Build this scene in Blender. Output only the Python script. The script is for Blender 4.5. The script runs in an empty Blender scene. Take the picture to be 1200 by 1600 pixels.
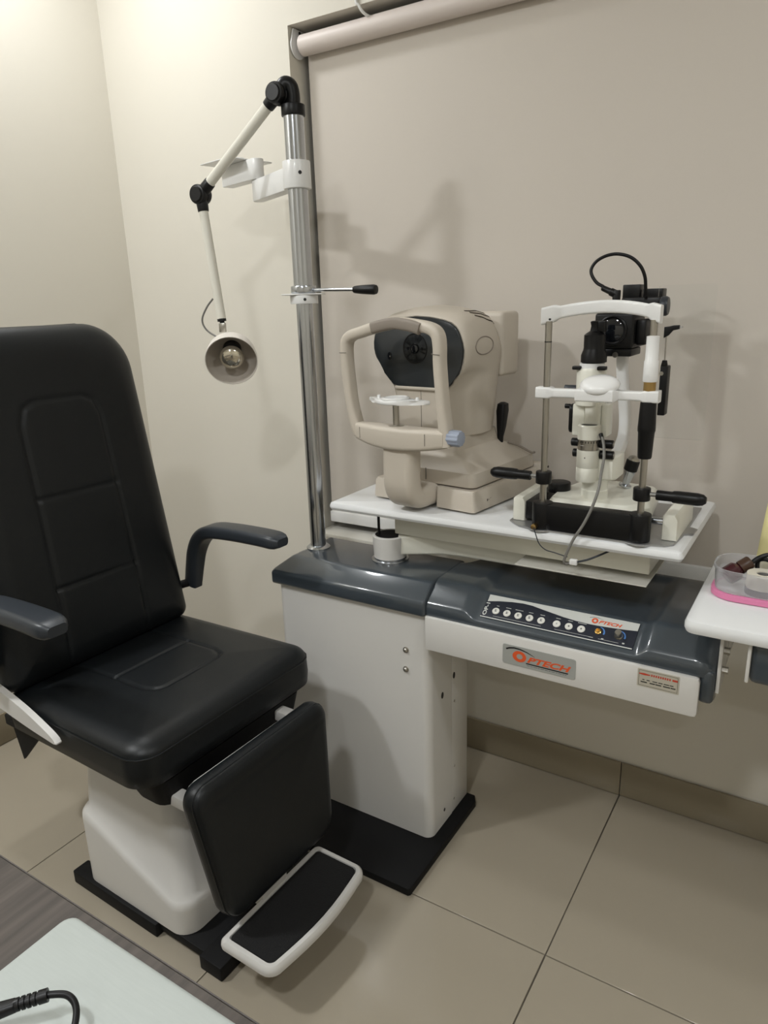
import bpy, bmesh, math, random
from mathutils import Vector, Matrix

random.seed(7)
S = bpy.context.scene
COL = S.collection
PI = math.pi
R = math.radians

# ------------------------------------------------------------------ camera
def make_camera():
    yaw, pitch, roll = R(32.583), R(16.287), R(-1.776)
    fw = Vector((-math.sin(yaw) * math.cos(pitch), math.cos(yaw) * math.cos(pitch), -math.sin(pitch)))
    rt = Vector((math.cos(yaw), math.sin(yaw), 0))
    up = rt.cross(fw)
    r2 = rt * math.cos(roll) + up * math.sin(roll)
    u2 = up * math.cos(roll) - rt * math.sin(roll)
    cd = bpy.data.cameras.new('camera')
    cd.sensor_fit = 'VERTICAL'
    cd.sensor_height = 36.0
    cd.sensor_width = 27.0
    cd.lens = 1119.44 / 1600 * 36.0
    cd.clip_start = 0.02
    co = bpy.data.objects.new('camera', cd)
    COL.objects.link(co)
    M = Matrix((r2, u2, -fw)).transposed().to_4x4()
    M.translation = Vector((0, 0, 1.35))
    co.matrix_world = M
    S.camera = co
make_camera()

# ------------------------------------------------------------------ world, exposure
w = bpy.data.worlds.new('world')
S.world = w
w.use_nodes = True
w.node_tree.nodes['Background'].inputs[0].default_value = (0.05, 0.055, 0.07, 1)
w.node_tree.nodes['Background'].inputs[1].default_value = 0.3
S.view_settings.view_transform = 'Standard'
S.view_settings.look = 'None'
S.view_settings.exposure = 0.58
S.view_settings.gamma = 1.0
S.view_settings.use_curve_mapping = False

# ceiling downlights: (x, y, power)
CEIL = 2.62
DOWNLIGHTS = [(-1.80, 1.30, 4.6), (-1.95, -0.15, 16.5), (-0.35, -0.45, 12.5), (0.95, 0.55, 6.0), (0.4, -1.6, 5.0)]
LIGHT_COL = (0.96, 0.985, 1.0)

# ------------------------------------------------------------------ materials
def mat(name, col, rough=.5, metal=0., coat=0., var=.05, scale=6., bump=0., bscale=150., spec=.5,
        trans=0., ior=1.45, alpha=1., emit=None, coat_rough=.05, stretch=None, rand=0.):
    m = bpy.data.materials.new(name)
    m.use_nodes = True
    nt = m.node_tree
    b = nt.nodes['Principled BSDF']
    b.inputs['Roughness'].default_value = rough
    b.inputs['Metallic'].default_value = metal
    b.inputs['Coat Weight'].default_value = coat
    b.inputs['Coat Roughness'].default_value = coat_rough
    b.inputs['Specular IOR Level'].default_value = spec
    b.inputs['Transmission Weight'].default_value = trans
    b.inputs['IOR'].default_value = ior
    b.inputs['Alpha'].default_value = alpha
    tc = nt.nodes.new('ShaderNodeTexCoord')
    src = tc.outputs['Object']
    if stretch:
        mp = nt.nodes.new('ShaderNodeMapping')
        mp.inputs['Scale'].default_value = stretch
        nt.links.new(src, mp.inputs['Vector'])
        src = mp.outputs['Vector']
    nz = nt.nodes.new('ShaderNodeTexNoise')
    nz.inputs['Scale'].default_value = scale
    nz.inputs['Detail'].default_value = 4
    nt.links.new(src, nz.inputs['Vector'])
    mx = nt.nodes.new('ShaderNodeMix')
    mx.data_type = 'RGBA'
    mx.inputs['A'].default_value = tuple(max(0, c * (1 - var)) for c in col) + (1,)
    mx.inputs['B'].default_value = tuple(min(1, c * (1 + var)) for c in col) + (1,)
    nt.links.new(nz.outputs['Fac'], mx.inputs['Factor'])
    out = mx.outputs['Result']
    if rand:
        oi = nt.nodes.new('ShaderNodeObjectInfo')
        mr = nt.nodes.new('ShaderNodeMapRange')
        mr.inputs['To Min'].default_value = 1 - rand
        mr.inputs['To Max'].default_value = 1 + rand
        nt.links.new(oi.outputs['Random'], mr.inputs['Value'])
        vm = nt.nodes.new('ShaderNodeVectorMath')
        vm.operation = 'SCALE'
        nt.links.new(out, vm.inputs[0])
        nt.links.new(mr.outputs['Result'], vm.inputs['Scale'])
        out = vm.outputs['Vector']
    nt.links.new(out, b.inputs['Base Color'])
    if bump:
        n2 = nt.nodes.new('ShaderNodeTexNoise')
        n2.inputs['Scale'].default_value = bscale
        n2.inputs['Detail'].default_value = 3
        nt.links.new(src, n2.inputs['Vector'])
        bp = nt.nodes.new('ShaderNodeBump')
        bp.inputs['Strength'].default_value = bump
        bp.inputs['Distance'].default_value = .002
        nt.links.new(n2.outputs['Fac'], bp.inputs['Height'])
        nt.links.new(bp.outputs['Normal'], b.inputs['Normal'])
    if emit:
        b.inputs['Emission Color'].default_value = tuple(emit[:3]) + (1,)
        b.inputs['Emission Strength'].default_value = emit[3]
    return m

M = {}
M['wall'] = mat('cream_wall_paint', (.705, .668, .588), .62, var=.015, scale=2.5, bump=.05, bscale=60)
M['ceiling'] = mat('white_ceiling_paint', (.80, .80, .77), .8, var=.02)
M['blind'] = mat('beige_blind_vinyl', (.61, .560, .50), .5, var=.012, scale=3, spec=.3)
M['blindroll'] = mat('blind_roll_vinyl', (.68, .61, .57), .45, var=.015, scale=3)
M['tile'] = mat('glazed_floor_tile', (.360, .317, .246), .12, var=.035, scale=3.5, rand=.012, bump=.01, bscale=12)
M['grout'] = mat('tile_grout', (.17, .15, .12), .9)
M['skirting'] = mat('baseboard_tile', (.27, .23, .16), .28, var=.05, scale=5, rand=.03)
M['sill'] = mat('sill_white', (.70, .68, .62), .4)
M['white_paint'] = mat('white_enamel', (.68, .665, .635), .34, var=.02, coat=.15)
M['white_plastic'] = mat('white_plastic', (.80, .80, .79), .3, var=.01, coat=.2)
M['laminate'] = mat('white_laminate', (.785, .795, .80), .26, var=.012, coat=.2)
M['cream'] = mat('cream_enamel', (.79, .78, .69), .32, var=.02, coat=.2)
M['hood'] = mat('slate_gloss_plastic', (.046, .058, .070), .28, var=.06, coat=.8, coat_rough=.06)
M['arm_grey'] = mat('slate_satin_plastic', (.028, .033, .040), .36, var=.08)
M['chrome'] = mat('chrome', (.52, .54, .57), .2, metal=1, var=.05, scale=6, stretch=(60, 60, .3))
M['steel'] = mat('brushed_steel', (.45, .43, .39), .28, metal=1, var=.05, scale=20)
M['brass'] = mat('brass', (.45, .30, .12), .35, metal=1)
M['gold'] = mat('gold_metal', (.8, .5, .15), .25, metal=1)
M['leather'] = mat('black_leather', (.0065, .0080, .0092), .42, var=.25, scale=9, bump=.12, bscale=420, spec=.42)
M['black'] = mat('black_plastic', (.0055, .0055, .006), .38, var=.15, bump=.04, spec=.35)
M['matte_black'] = mat('matte_black_paint', (.006, .006, .0065), .6, var=.2, bump=.1, bscale=300, spec=.25)
M['rubber'] = mat('black_rubber_mat', (.006, .006, .0065), .75, var=.3, bump=.5, bscale=260)
M['ar_body'] = mat('warm_grey_plastic', (.56, .505, .43), .42, var=.03, scale=5, bump=.03, bscale=400)
M['ar_face'] = mat('charcoal_face', (.020, .024, .027), .3, var=.08, coat=.2)
M['ar_pad'] = mat('taupe_pad', (.25, .215, .18), .6, var=.06)
M['glass_dark'] = mat('dark_lens', (.006, .007, .009), .06, var=.05, coat=.6)
M['knob_blue'] = mat('blue_grey_plastic', (.33, .37, .46), .45, var=.04)
M['slot'] = mat('slot_dark', (.07, .055, .04), .8)
M['seam'] = mat('seam_shadow_line', (.16, .145, .12), .8)
M['navy'] = mat('navy_panel', (.012, .015, .026), .38, var=.1)
M['panel_white'] = mat('panel_white_print', (.58, .59, .56), .45, var=.02)
M['button'] = mat('button_ivory', (.74, .73, .68), .4)
M['silver_plate'] = mat('silver_label', (.42, .43, .41), .42, metal=.25, var=.03)
M['orange'] = mat('orange_print', (.72, .10, .025), .5)
M['ink'] = mat('black_print', (.015, .015, .015), .5)
M['grey_ink'] = mat('grey_print', (.14, .14, .14), .5)
M['blue_ink'] = mat('blue_print', (.08, .22, .55), .5)
M['sticker'] = mat('beige_sticker', (.50, .465, .385), .5)
M['red_ink'] = mat('red_print', (.55, .06, .03), .5)
M['leather_seam'] = mat('leather_seam', (.02, .021, .022), .5)
M['shade_out'] = mat('lamp_shade_enamel', (.70, .655, .60), .35, var=.02, coat=.1)
M['shade_in'] = mat('lamp_shade_lining', (.52, .47, .41), .5, var=.05)
M['arm_tube'] = mat('lamp_arm_enamel', (.72, .70, .62), .35, var=.02)
M['bulb'] = mat('mirror_bulb_glass', (.72, .67, .56), .12, metal=.85, var=.05)
M['cord_grey'] = mat('grey_cord', (.20, .195, .18), .5)
M['plate'] = mat('satin_metal_plate', (.42, .42, .42), .38, metal=.7, var=.03)
M['wood'] = mat('grey_wood_laminate', (.068, .056, .048), .5, var=.8, scale=4, stretch=(24, 1.0, 6), bump=.1, bscale=10)
M['wood_edge'] = mat('grey_edge_band', (.10, .088, .080), .5, var=.3, scale=9, stretch=(40, 40, 5))
M['lid'] = mat('brushed_white_lid', (.40, .43, .41), .5, var=.05, scale=5, stretch=(7, 90, 3))
M['pink'] = mat('pink_plastic', (.72, .22, .40), .35)
M['clear'] = mat('clear_plastic', (.88, .88, .90), .18, trans=.82, ior=1.15, var=.0)
M['acrylic'] = mat('clear_acrylic', (.97, .98, .98), .02, trans=1, ior=1.12, var=.0)
M['tape'] = mat('paper_tape', (.72, .68, .58), .6)
M['tape_core'] = mat('tape_core_dark', (.055, .05, .065), .6)
M['bottle_red'] = mat('dark_red_bottle', (.05, .008, .012), .2, coat=.3)
M['bottle_cap'] = mat('brown_cap', (.06, .03, .018), .35)
M['carton'] = mat('pale_yellow_carton', (.72, .66, .33), .5, var=.03)
M['carton_white'] = mat('carton_white_band', (.78, .78, .76), .5)
M['cap_orange'] = mat('orange_cap', (.85, .42, .03), .4)
M['carton_blue'] = mat('pale_blue_print', (.42, .58, .62), .5)
M['tan'] = mat('tan_card', (.50, .36, .22), .6)
M['glass'] = mat('window_glass', (.9, .92, .92), .02, trans=1, ior=1.3, var=0)
M['alu'] = mat('window_aluminium', (.45, .45, .45), .4, metal=.6)
M['lamp_glow'] = mat('downlight_diffuser', (.9, .9, .88), .5, emit=(.96, .985, 1, 6))
M['door'] = mat('door_laminate', (.30, .20, .12), .45, var=.2, scale=4, stretch=(14, 1, 1))

# ------------------------------------------------------------------ mesh helpers
def V(*a):
    return Vector(a)

def new():
    return bmesh.new()

def bev(bm, edges, off, seg=2):
    if off > 0 and edges:
        bmesh.ops.bevel(bm, geom=edges, offset=off, segments=seg, profile=.5, affect='EDGES', clamp_overlap=True)

def box(bm, lo, hi, b=0., seg=2, mtx=None):
    x0, y0, z0 = lo
    x1, y1, z1 = hi
    vs = [bm.verts.new(p) for p in ((x0, y0, z0), (x1, y0, z0), (x1, y1, z0), (x0, y1, z0),
                                    (x0, y0, z1), (x1, y0, z1), (x1, y1, z1), (x0, y1, z1))]
    if mtx:
        for v in vs:
            v.co = mtx @ v.co
    fs = [bm.faces.new([vs[i] for i in f]) for f in
          ((0, 3, 2, 1), (4, 5, 6, 7), (0, 1, 5, 4), (1, 2, 6, 5), (2, 3, 7, 6), (3, 0, 4, 7))]
    es = list({e for f in fs for e in f.edges})
    bev(bm, es, b, seg)
    return bm

def frame(axis):
    a = Vector(axis).normalized()
    t = V(0, 0, 1) if abs(a.z) < .9 else V(1, 0, 0)
    u = t.cross(a).normalized()
    v = a.cross(u)
    return a, u, v

def lathe(bm, org, axis, prof, n=32, cap0=True, cap1=True, sx=1., sy=1., ud=None):
    """prof: list of (radius, height along axis)"""
    a, u, v = frame(axis)
    if ud is not None:
        u = (Vector(ud) - a * Vector(ud).dot(a)).normalized()
        v = a.cross(u)
    org = Vector(org)
    rings = []
    for r, h in prof:
        if r < 1e-6:
            rings.append([bm.verts.new(org + a * h)])
        else:
            rings.append([bm.verts.new(org + a * h + u * (r * sx * math.cos(2 * PI * k / n)) + v * (r * sy * math.sin(2 * PI * k / n))) for k in range(n)])
    for A, B in zip(rings[:-1], rings[1:]):
        for k in range(n):
            k2 = (k + 1) % n
            if len(A) == 1 and len(B) == 1:
                continue
            if len(A) == 1:
                bm.faces.new((A[0], B[k2], B[k]))
            elif len(B) == 1:
                bm.faces.new((A[k], A[k2], B[0]))
            else:
                bm.faces.new((A[k], A[k2], B[k2], B[k]))
    if cap0 and len(rings[0]) > 1:
        bm.faces.new(list(reversed(rings[0])))
    if cap1 and len(rings[-1]) > 1:
        bm.faces.new(rings[-1])
    return bm

def cyl(bm, p0, p1, r, r1=None, n=28, b=0.):
    p0, p1 = Vector(p0), Vector(p1)
    L = (p1 - p0).length
    r1 = r if r1 is None else r1
    if b > 0:
        prof = [(r - b, 0), (r - b * .3, b * .3), (r, b), (r1, L - b), (r1 - b * .3, L - b * .3), (r1 - b, L)]
    else:
        prof = [(r, 0), (r1, L)]
    return lathe(bm, p0, p1 - p0, prof, n)

def spline(pts, n=8):
    P = [Vector(p) for p in pts]
    if len(P) < 3:
        return P
    Q = [P[0] * 2 - P[1]] + P + [P[-1] * 2 - P[-2]]
    out = []
    for i in range(1, len(Q) - 2):
        p0, p1, p2, p3 = Q[i - 1:i + 3]
        for k in range(n):
            t = k / n
            out.append(.5 * ((2 * p1) + (p2 - p0) * t + (2 * p0 - 5 * p1 + 4 * p2 - p3) * t * t + (3 * p1 - p0 - 3 * p2 + p3) * t ** 3))
    out.append(P[-1])
    return out

def sweep(bm, path, sect, up=None, caps=True, scales=None):
    """sweep a 2D section (list of (a,b)) along a path; a is sideways, b is 'up'."""
    n = len(path)
    rings = []
    prev = None
    for i, p in enumerate(path):
        t = (path[min(i + 1, n - 1)] - path[max(i - 1, 0)]).normalized()
        if up is not None:
            s = t.cross(Vector(up)).normalized()
            q = s.cross(t).normalized()
        else:
            if prev is None:
                _, s, q = frame(t)
            else:
                s = (prev - t * prev.dot(t)).normalized()
                q = t.cross(s)
            prev = s
        k = scales[i] if scales else 1.
        ka, kb = k if isinstance(k, tuple) else (k, k)
        rings.append([bm.verts.new(p + s * (a * ka) + q * (b * kb)) for a, b in sect])
    m = len(sect)
    for A, B in zip(rings[:-1], rings[1:]):
        for k in range(m):
            bm.faces.new((A[k], A[(k + 1) % m], B[(k + 1) % m], B[k]))
    if caps:
        bm.faces.new(list(reversed(rings[0])))
        bm.faces.new(rings[-1])
    return bm

def tube(bm, pts, r, n=10, smooth=8, scales=None):
    path = spline(pts, smooth) if smooth else [Vector(p) for p in pts]
    sec = [(r * math.cos(2 * PI * k / n), r * math.sin(2 * PI * k / n)) for k in range(n)]
    return sweep(bm, path, sec, scales=scales)

def rrect(w, h, r, n=5, cx=0., cy=0.):
    pts = []
    r = min(r, w / 2 - 1e-5, h / 2 - 1e-5)
    for sx, sy, a0 in ((1, -1, -90), (1, 1, 0), (-1, 1, 90), (-1, -1, 180)):
        for k in range(n + 1):
            a = R(a0 + 90 * k / n)
            pts.append((cx + sx * (w / 2 - r) + r * math.cos(a), cy + sy * (h / 2 - r) + r * math.sin(a)))
    return pts

def loft(bm, loops, cap0=True, cap1=True):
    rings = [[bm.verts.new(p) for p in L] for L in loops]
    m = len(rings[0])
    for A, B in zip(rings[:-1], rings[1:]):
        for k in range(m):
            bm.faces.new((A[k], A[(k + 1) % m], B[(k + 1) % m], B[k]))
    if cap0:
        bm.faces.new(list(reversed(rings[0])))
    if cap1:
        bm.faces.new(rings[-1])
    return bm

def prism(bm, poly, fn, t0, t1, b=0., seg=2):
    """extrude a 2D polygon: fn(a, b, t) -> 3D point"""
    A = [bm.verts.new(fn(p[0], p[1], t0)) for p in poly]
    B = [bm.verts.new(fn(p[0], p[1], t1)) for p in poly]
    m = len(poly)
    f0 = bm.faces.new(list(reversed(A)))
    f1 = bm.faces.new(B)
    for k in range(m):
        bm.faces.new((A[k], A[(k + 1) % m], B[(k + 1) % m], B[k]))
    if b:
        bev(bm, list(set(f0.edges) | set(f1.edges)), b, seg)
    return bm

XY = lambda a, b, t: (a, b, t)
XZ = lambda a, b, t: (a, t, b)
YZ = lambda a, b, t: (t, a, b)

def smoothpoly(poly, n=4):
    P = [Vector((p[0], p[1], 0)) for p in poly]
    m = len(P)
    out = []
    for i in range(m):
        p0, p1, p2, p3 = P[i - 1], P[i], P[(i + 1) % m], P[(i + 2) % m]
        for k in range(n):
            t = k / n
            q = .5 * ((2 * p1) + (p2 - p0) * t + (2 * p0 - 5 * p1 + 4 * p2 - p3) * t * t + (3 * p1 - p0 - 3 * p2 + p3) * t ** 3)
            out.append((q.x, q.y))
    return out

def finish(name, bm, m, parent=None, label=None, sharp=38, kind=None):
    bmesh.ops.remove_doubles(bm, verts=bm.verts, dist=1e-6)
    bmesh.ops.recalc_face_normals(bm, faces=bm.faces)
    me = bpy.data.meshes.new(name)
    bm.to_mesh(me)
    bm.free()
    me.shade_smooth()
    me.set_sharp_from_angle(angle=R(sharp))
    me.materials.append(M[m] if isinstance(m, str) else m)
    o = bpy.data.objects.new(name, me)
    COL.objects.link(o)
    if parent:
        o.parent = parent
    if label:
        o['label'] = label
    if kind:
        o['kind'] = kind
    return o

ROOTM = {}
def thing(name, label, cat, loc=(0, 0, 0), rz=0., group=None):
    o = bpy.data.objects.new(name, None)
    o.empty_display_size = .05
    COL.objects.link(o)
    o.location = loc
    o.rotation_euler = (0, 0, rz)
    o['label'] = label
    o['category'] = cat
    if group:
        o['group'] = group
    ROOTM[o.name] = Matrix.Translation(loc) @ Matrix.Rotation(rz, 4, 'Z')
    return o

def rootof(o):
    while o.parent:
        o = o.parent
    return o

def wpart(name, bm, m, parent, label=None, sharp=38):
    """part whose mesh was built in world coordinates"""
    bm.transform(ROOTM[rootof(parent).name].inverted())
    return finish(name, bm, m, parent, label, sharp)

def struct(name, bm, m, label=None, cat=None):
    o = finish(name, bm, m)
    o['kind'] = 'structure'
    if label:
        o['label'] = label
    if cat:
        o['category'] = cat
    return o

_tx = {}
def text_into(bm, s, mtx, wd, ht, bold=0., shear=0.):
    """letters as a thin mesh fitted into wd x ht, placed by mtx (local x right, y up)"""
    cu = bpy.data.curves.new('lettering', 'FONT')
    cu.body = s
    cu.offset = bold
    cu.shear = shear
    cu.extrude = .01
    ob = bpy.data.objects.new('lettering', cu)
    COL.objects.link(ob)
    bpy.context.view_layer.update()
    dg = bpy.context.evaluated_depsgraph_get()
    me = bpy.data.meshes.new_from_object(ob.evaluated_get(dg))
    bpy.data.objects.remove(ob)
    bpy.data.curves.remove(cu)
    xs = [v.co.x for v in me.vertices]
    ys = [v.co.y for v in me.vertices]
    x0, x1, y0, y1 = min(xs), max(xs), min(ys), max(ys)
    for v in me.vertices:
        v.co = mtx @ V((v.co.x - x0) / (x1 - x0) * wd, (v.co.y - y0) / (y1 - y0) * ht, .0002 if v.co.z > 0 else 0)
    bm.from_mesh(me)
    bpy.data.meshes.remove(me)
    return bm

def basis(org, ex, ey):
    ex, ey = Vector(ex).normalized(), Vector(ey).normalized()
    ez = ex.cross(ey)
    m = Matrix((ex, ey, ez)).transposed().to_4x4()
    m.translation = Vector(org)
    return m

def ribbon(bm, pts, widths, mtx, th=.0002):
    """flat stroke in the local xy plane of mtx"""
    n = len(pts)
    L, Rr = [], []
    for i in range(n):
        a = Vector(pts[max(i - 1, 0)])
        b = Vector(pts[min(i + 1, n - 1)])
        t = (b - a).normalized()
        nn = Vector((-t.y, t.x))
        wd = widths[i] if isinstance(widths, (list, tuple)) else widths
        p = Vector(pts[i])
        L.append(p + nn * wd / 2)
        Rr.append(p - nn * wd / 2)
    poly = Rr + list(reversed(L))
    prism(bm, [(p.x, p.y) for p in poly], lambda a, b, t: mtx @ V(a, b, t), 0, th)
    return bm

# ------------------------------------------------------------------ room
XL, XR, YF, YB = -2.18, 1.75, -2.3, 1.789
NX0, NX1, NZ0, NZ1, NY = -1.409, 1.25, .628, 2.088, 1.925    # niche of the window

def build_room():
    # floor with tiles
    bm = new()
    box(bm, (XL - .1, YF - .1, -.08), (XR + .1, YB + .2, -.004))
    fl = struct('floor', bm, 'grout')
    T, g = .6, .0026
    tx0, ty0 = -.382, 1.184
    full = None
    for i in range(-4, 5):
        for j in range(-7, 2):
            x0, x1 = tx0 + i * T, tx0 + (i + 1) * T
            y0, y1 = ty0 + j * T, ty0 + (j + 1) * T
            cx0, cx1, cy0, cy1 = max(x0, XL), min(x1, XR), max(y0, YF), min(y1, YB)
            if cx1 - cx0 < .02 or cy1 - cy0 < .02:
                continue
            isfull = (cx0, cx1, cy0, cy1) == (x0, x1, y0, y1)
            if isfull and full is not None:
                o = full.copy()
                COL.objects.link(o)
                o.location = (x0, y0, 0)
                continue
            bm = new()
            box(bm, (g / 2, g / 2, -.004), (cx1 - cx0 - g / 2, cy1 - cy0 - g / 2, 0), .0008, 1)
            o = finish('tile', bm, 'tile', fl)
            o.location = (cx0, cy0, 0)
            if isfull:
                full = o
    # back wall with a niche for the window
    th = .2
    bm = new()
    box(bm, (XL - .1, YB, 0), (NX0, YB + th, CEIL))
    box(bm, (NX1, YB, 0), (XR + .1, YB + th, CEIL))
    box(bm, (NX0, YB, 0), (NX1, YB + th, NZ0 - .014))
    box(bm, (NX0, YB, NZ1), (NX1, YB + th, CEIL))
    struct('wall_back', bm, 'wall')
    bm = new()
    box(bm, (XL - .12, YF - .1, 0), (XL, YB, CEIL))
    struct('wall_left', bm, 'wall')
    bm = new()
    box(bm, (XR, YF - .1, 0), (XR + .12, YB, CEIL))
    struct('wall_right', bm, 'wall')
    bm = new()
    box(bm, (XL, YF - .12, 0), (XR, YF, CEIL))
    struct('wall_front', bm, 'wall')
    bm = new()
    box(bm, (XL - .12, YF - .12, CEIL), (XR + .12, YB + th, CEIL + .1))
    struct('ceiling', bm, 'ceiling')
    # sill board
    bm = new()
    box(bm, (NX0, YB - .004, NZ0 - .014), (NX1, YB + .15, NZ0), .003)
    struct('trim_1', bm, 'sill')
    # window behind the blind
    bm = new()
    y0, y1 = YB + .14, YB + .18
    for lo, hi in (((NX0, NZ0), (NX0 + .05, NZ1)), ((NX1 - .05, NZ0), (NX1, NZ1)), ((NX0 + .05, NZ0), (NX1 - .05, NZ0 + .05)),
                   ((NX0 + .05, NZ1 - .05), (NX1 - .05, NZ1)), ((-.105, NZ0 + .05), (-.055, NZ1 - .05))):
        box(bm, (lo[0], y0, lo[1]), (hi[0], y1, hi[1]), .003)
    win = struct('window_1', bm, 'alu')
    for a, b in ((NX0 + .05, -.105), (-.055, NX1 - .05)):
        bm = new()
        box(bm, (a, y0 + .017, NZ0 + .05), (b, y0 + .023, NZ1 - .05))
        finish('pane', bm, 'glass', win)
    # baseboards, tile by tile
    H, tk = .106, .011
    bm = new()
    box(bm, (XL, YB - .004, 0), (XR, YB, H - .004))
    bb = struct('baseboard_back', bm, 'grout')
    x = tx0 - 3 * T
    while x < XR:
        a, b = max(x, XL + tk), min(x + T, XR)
        bm = new()
        box(bm, (a + .001, YB - tk, .002), (b - .001, YB - .003, H), .002, 2)
        finish('baseboard_tile', bm, 'skirting', bb)
        x += T
    bm = new()
    box(bm, (XL, YF, 0), (XL + .004, YB - tk, H - .004))
    bb = struct('baseboard_left', bm, 'grout')
    y = ty0 - 6 * T
    while y < YB:
        a, b = max(y, YF), min(y + T, YB - tk)
        bm = new()
        box(bm, (XL + .003, a + .001, .002), (XL + tk, b - .001, H), .002, 2)
        finish('baseboard_tile', bm, 'skirting', bb)
        y += T
    # downlights
    for i, (x, y, pw) in enumerate(DOWNLIGHTS):
        t = thing('ceiling_downlight', 'round recessed ceiling downlight %s' % (
            'in the corner over the examination chair', 'nearest the cream wall behind the chair', 'above the desk with the laptop',
            'over the right side of the room', 'over the far end of the room')[i],
            'downlight', (x, y, CEIL - .012), 0, 'ceiling downlights')
        bm = new()
        lathe(bm, (0, 0, 0), (0, 0, 1), [(.108, .002), (.114, 0), (.126, .004), (.126, .012), (.108, .012)], 40, False, False)
        finish('trim_ring', bm, 'white_plastic', t)
        bm = new()
        lathe(bm, (0, 0, .004), (0, 0, 1), [(0, 0), (.108, 0), (.108, .006), (0, .006)], 40)
        finish('diffuser', bm, 'lamp_glow', t)
        ld = bpy.data.lights.new('downlight_lamp', 'AREA')
        ld.shape = 'DISK'
        ld.size = .20
        ld.energy = pw
        ld.color = LIGHT_COL
        lo = bpy.data.objects.new('downlight_lamp', ld)
        COL.objects.link(lo)
        lo.location = (0, 0, -.006)
        lo.parent = t
build_room()

# ------------------------------------------------------------------ roller blind
def build_blind():
    t = thing('roller_blind', 'beige vinyl roller blind pulled down inside the window recess', 'blind', (-.1, 1.85, .66))
    x0, x1 = -1.388, 1.23
    bm = new()
    lathe(bm, (-1.388, 1.823, 2.043), (1, 0, 0), [(0, 0), (.022, 0), (.0265, .003), (.0265, x1 + 1.386), (.022, x1 + 1.388), (0, x1 + 1.388)], 40)
    wpart('roll', bm, 'blindroll', t)
    bm = new()
    nx, nz = 40, 24
    def yy(x, z):
        return 1.8495 + .0012 * math.sin(x * 5.1 + z * 2) + .0008 * math.sin(z * 6 + x)
    rows = []
    for s in (0, .0009):
        rows.append([[bm.verts.new((x0 + (x1 - x0) * i / nx, yy(x0 + (x1 - x0) * i / nx, 2.045 - 1.37 * j / nz) + s, 2.045 - 1.37 * j / nz)) for i in range(nx + 1)] for j in range(nz + 1)])
    for A in rows:
        for j in range(nz):
            for i in range(nx):
                bm.faces.new((A[j][i], A[j][i + 1], A[j + 1][i + 1], A[j + 1][i]))
    for j in range(nz):
        for i in (0, nx):
            bm.faces.new((rows[0][j][i], rows[0][j + 1][i], rows[1][j + 1][i], rows[1][j][i]))
    wpart('fabric', bm, 'blind', t)
    bm = new()
    box(bm, (x0, 1.838, .653), (x1, 1.855, .690), .004)
    wpart('bottom_bar', bm, 'white_plastic', t)
    for x, s in ((-1.405, 1), (1.246, -1)):
        bm = new()
        poly = [(1.805, 2.085), (1.86, 2.085), (1.86, 2.05)] + [(1.823 + .031 * math.cos(R(a)), 2.043 + .031 * math.sin(R(a))) for a in range(-10, -200, -15)]
        prism(bm, poly, YZ, min(x, x + s * .003), max(x, x + s * .003))
        b = wpart('bracket', bm, 'white_plastic', t)
        for yq, zq in ((1.832, 2.078), (1.848, 2.074)):
            bm = new()
            cyl(bm, (x + s * .003, yq, zq), (x + s * .0042, yq, zq), .0045, n=14)
            wpart('screw_hole', bm, 'ink', b)
    c = new()
    tube(c, [(-1.172, 1.7845, 2.60), (-1.174, 1.784, 2.35), (-1.178, 1.783, 2.12), (-1.170, 1.786, 2.085), (-1.158, 1.80, 2.066), (-1.145, 1.835, 2.064), (-1.142, 1.87, 2.075)], .0038, 10)
    o = finish('wall_cable', c, 'white_plastic')
    o['label'] = 'thin white cable running down the wall into the top of the blind recess'
    o['category'] = 'cable'
build_blind()

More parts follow.
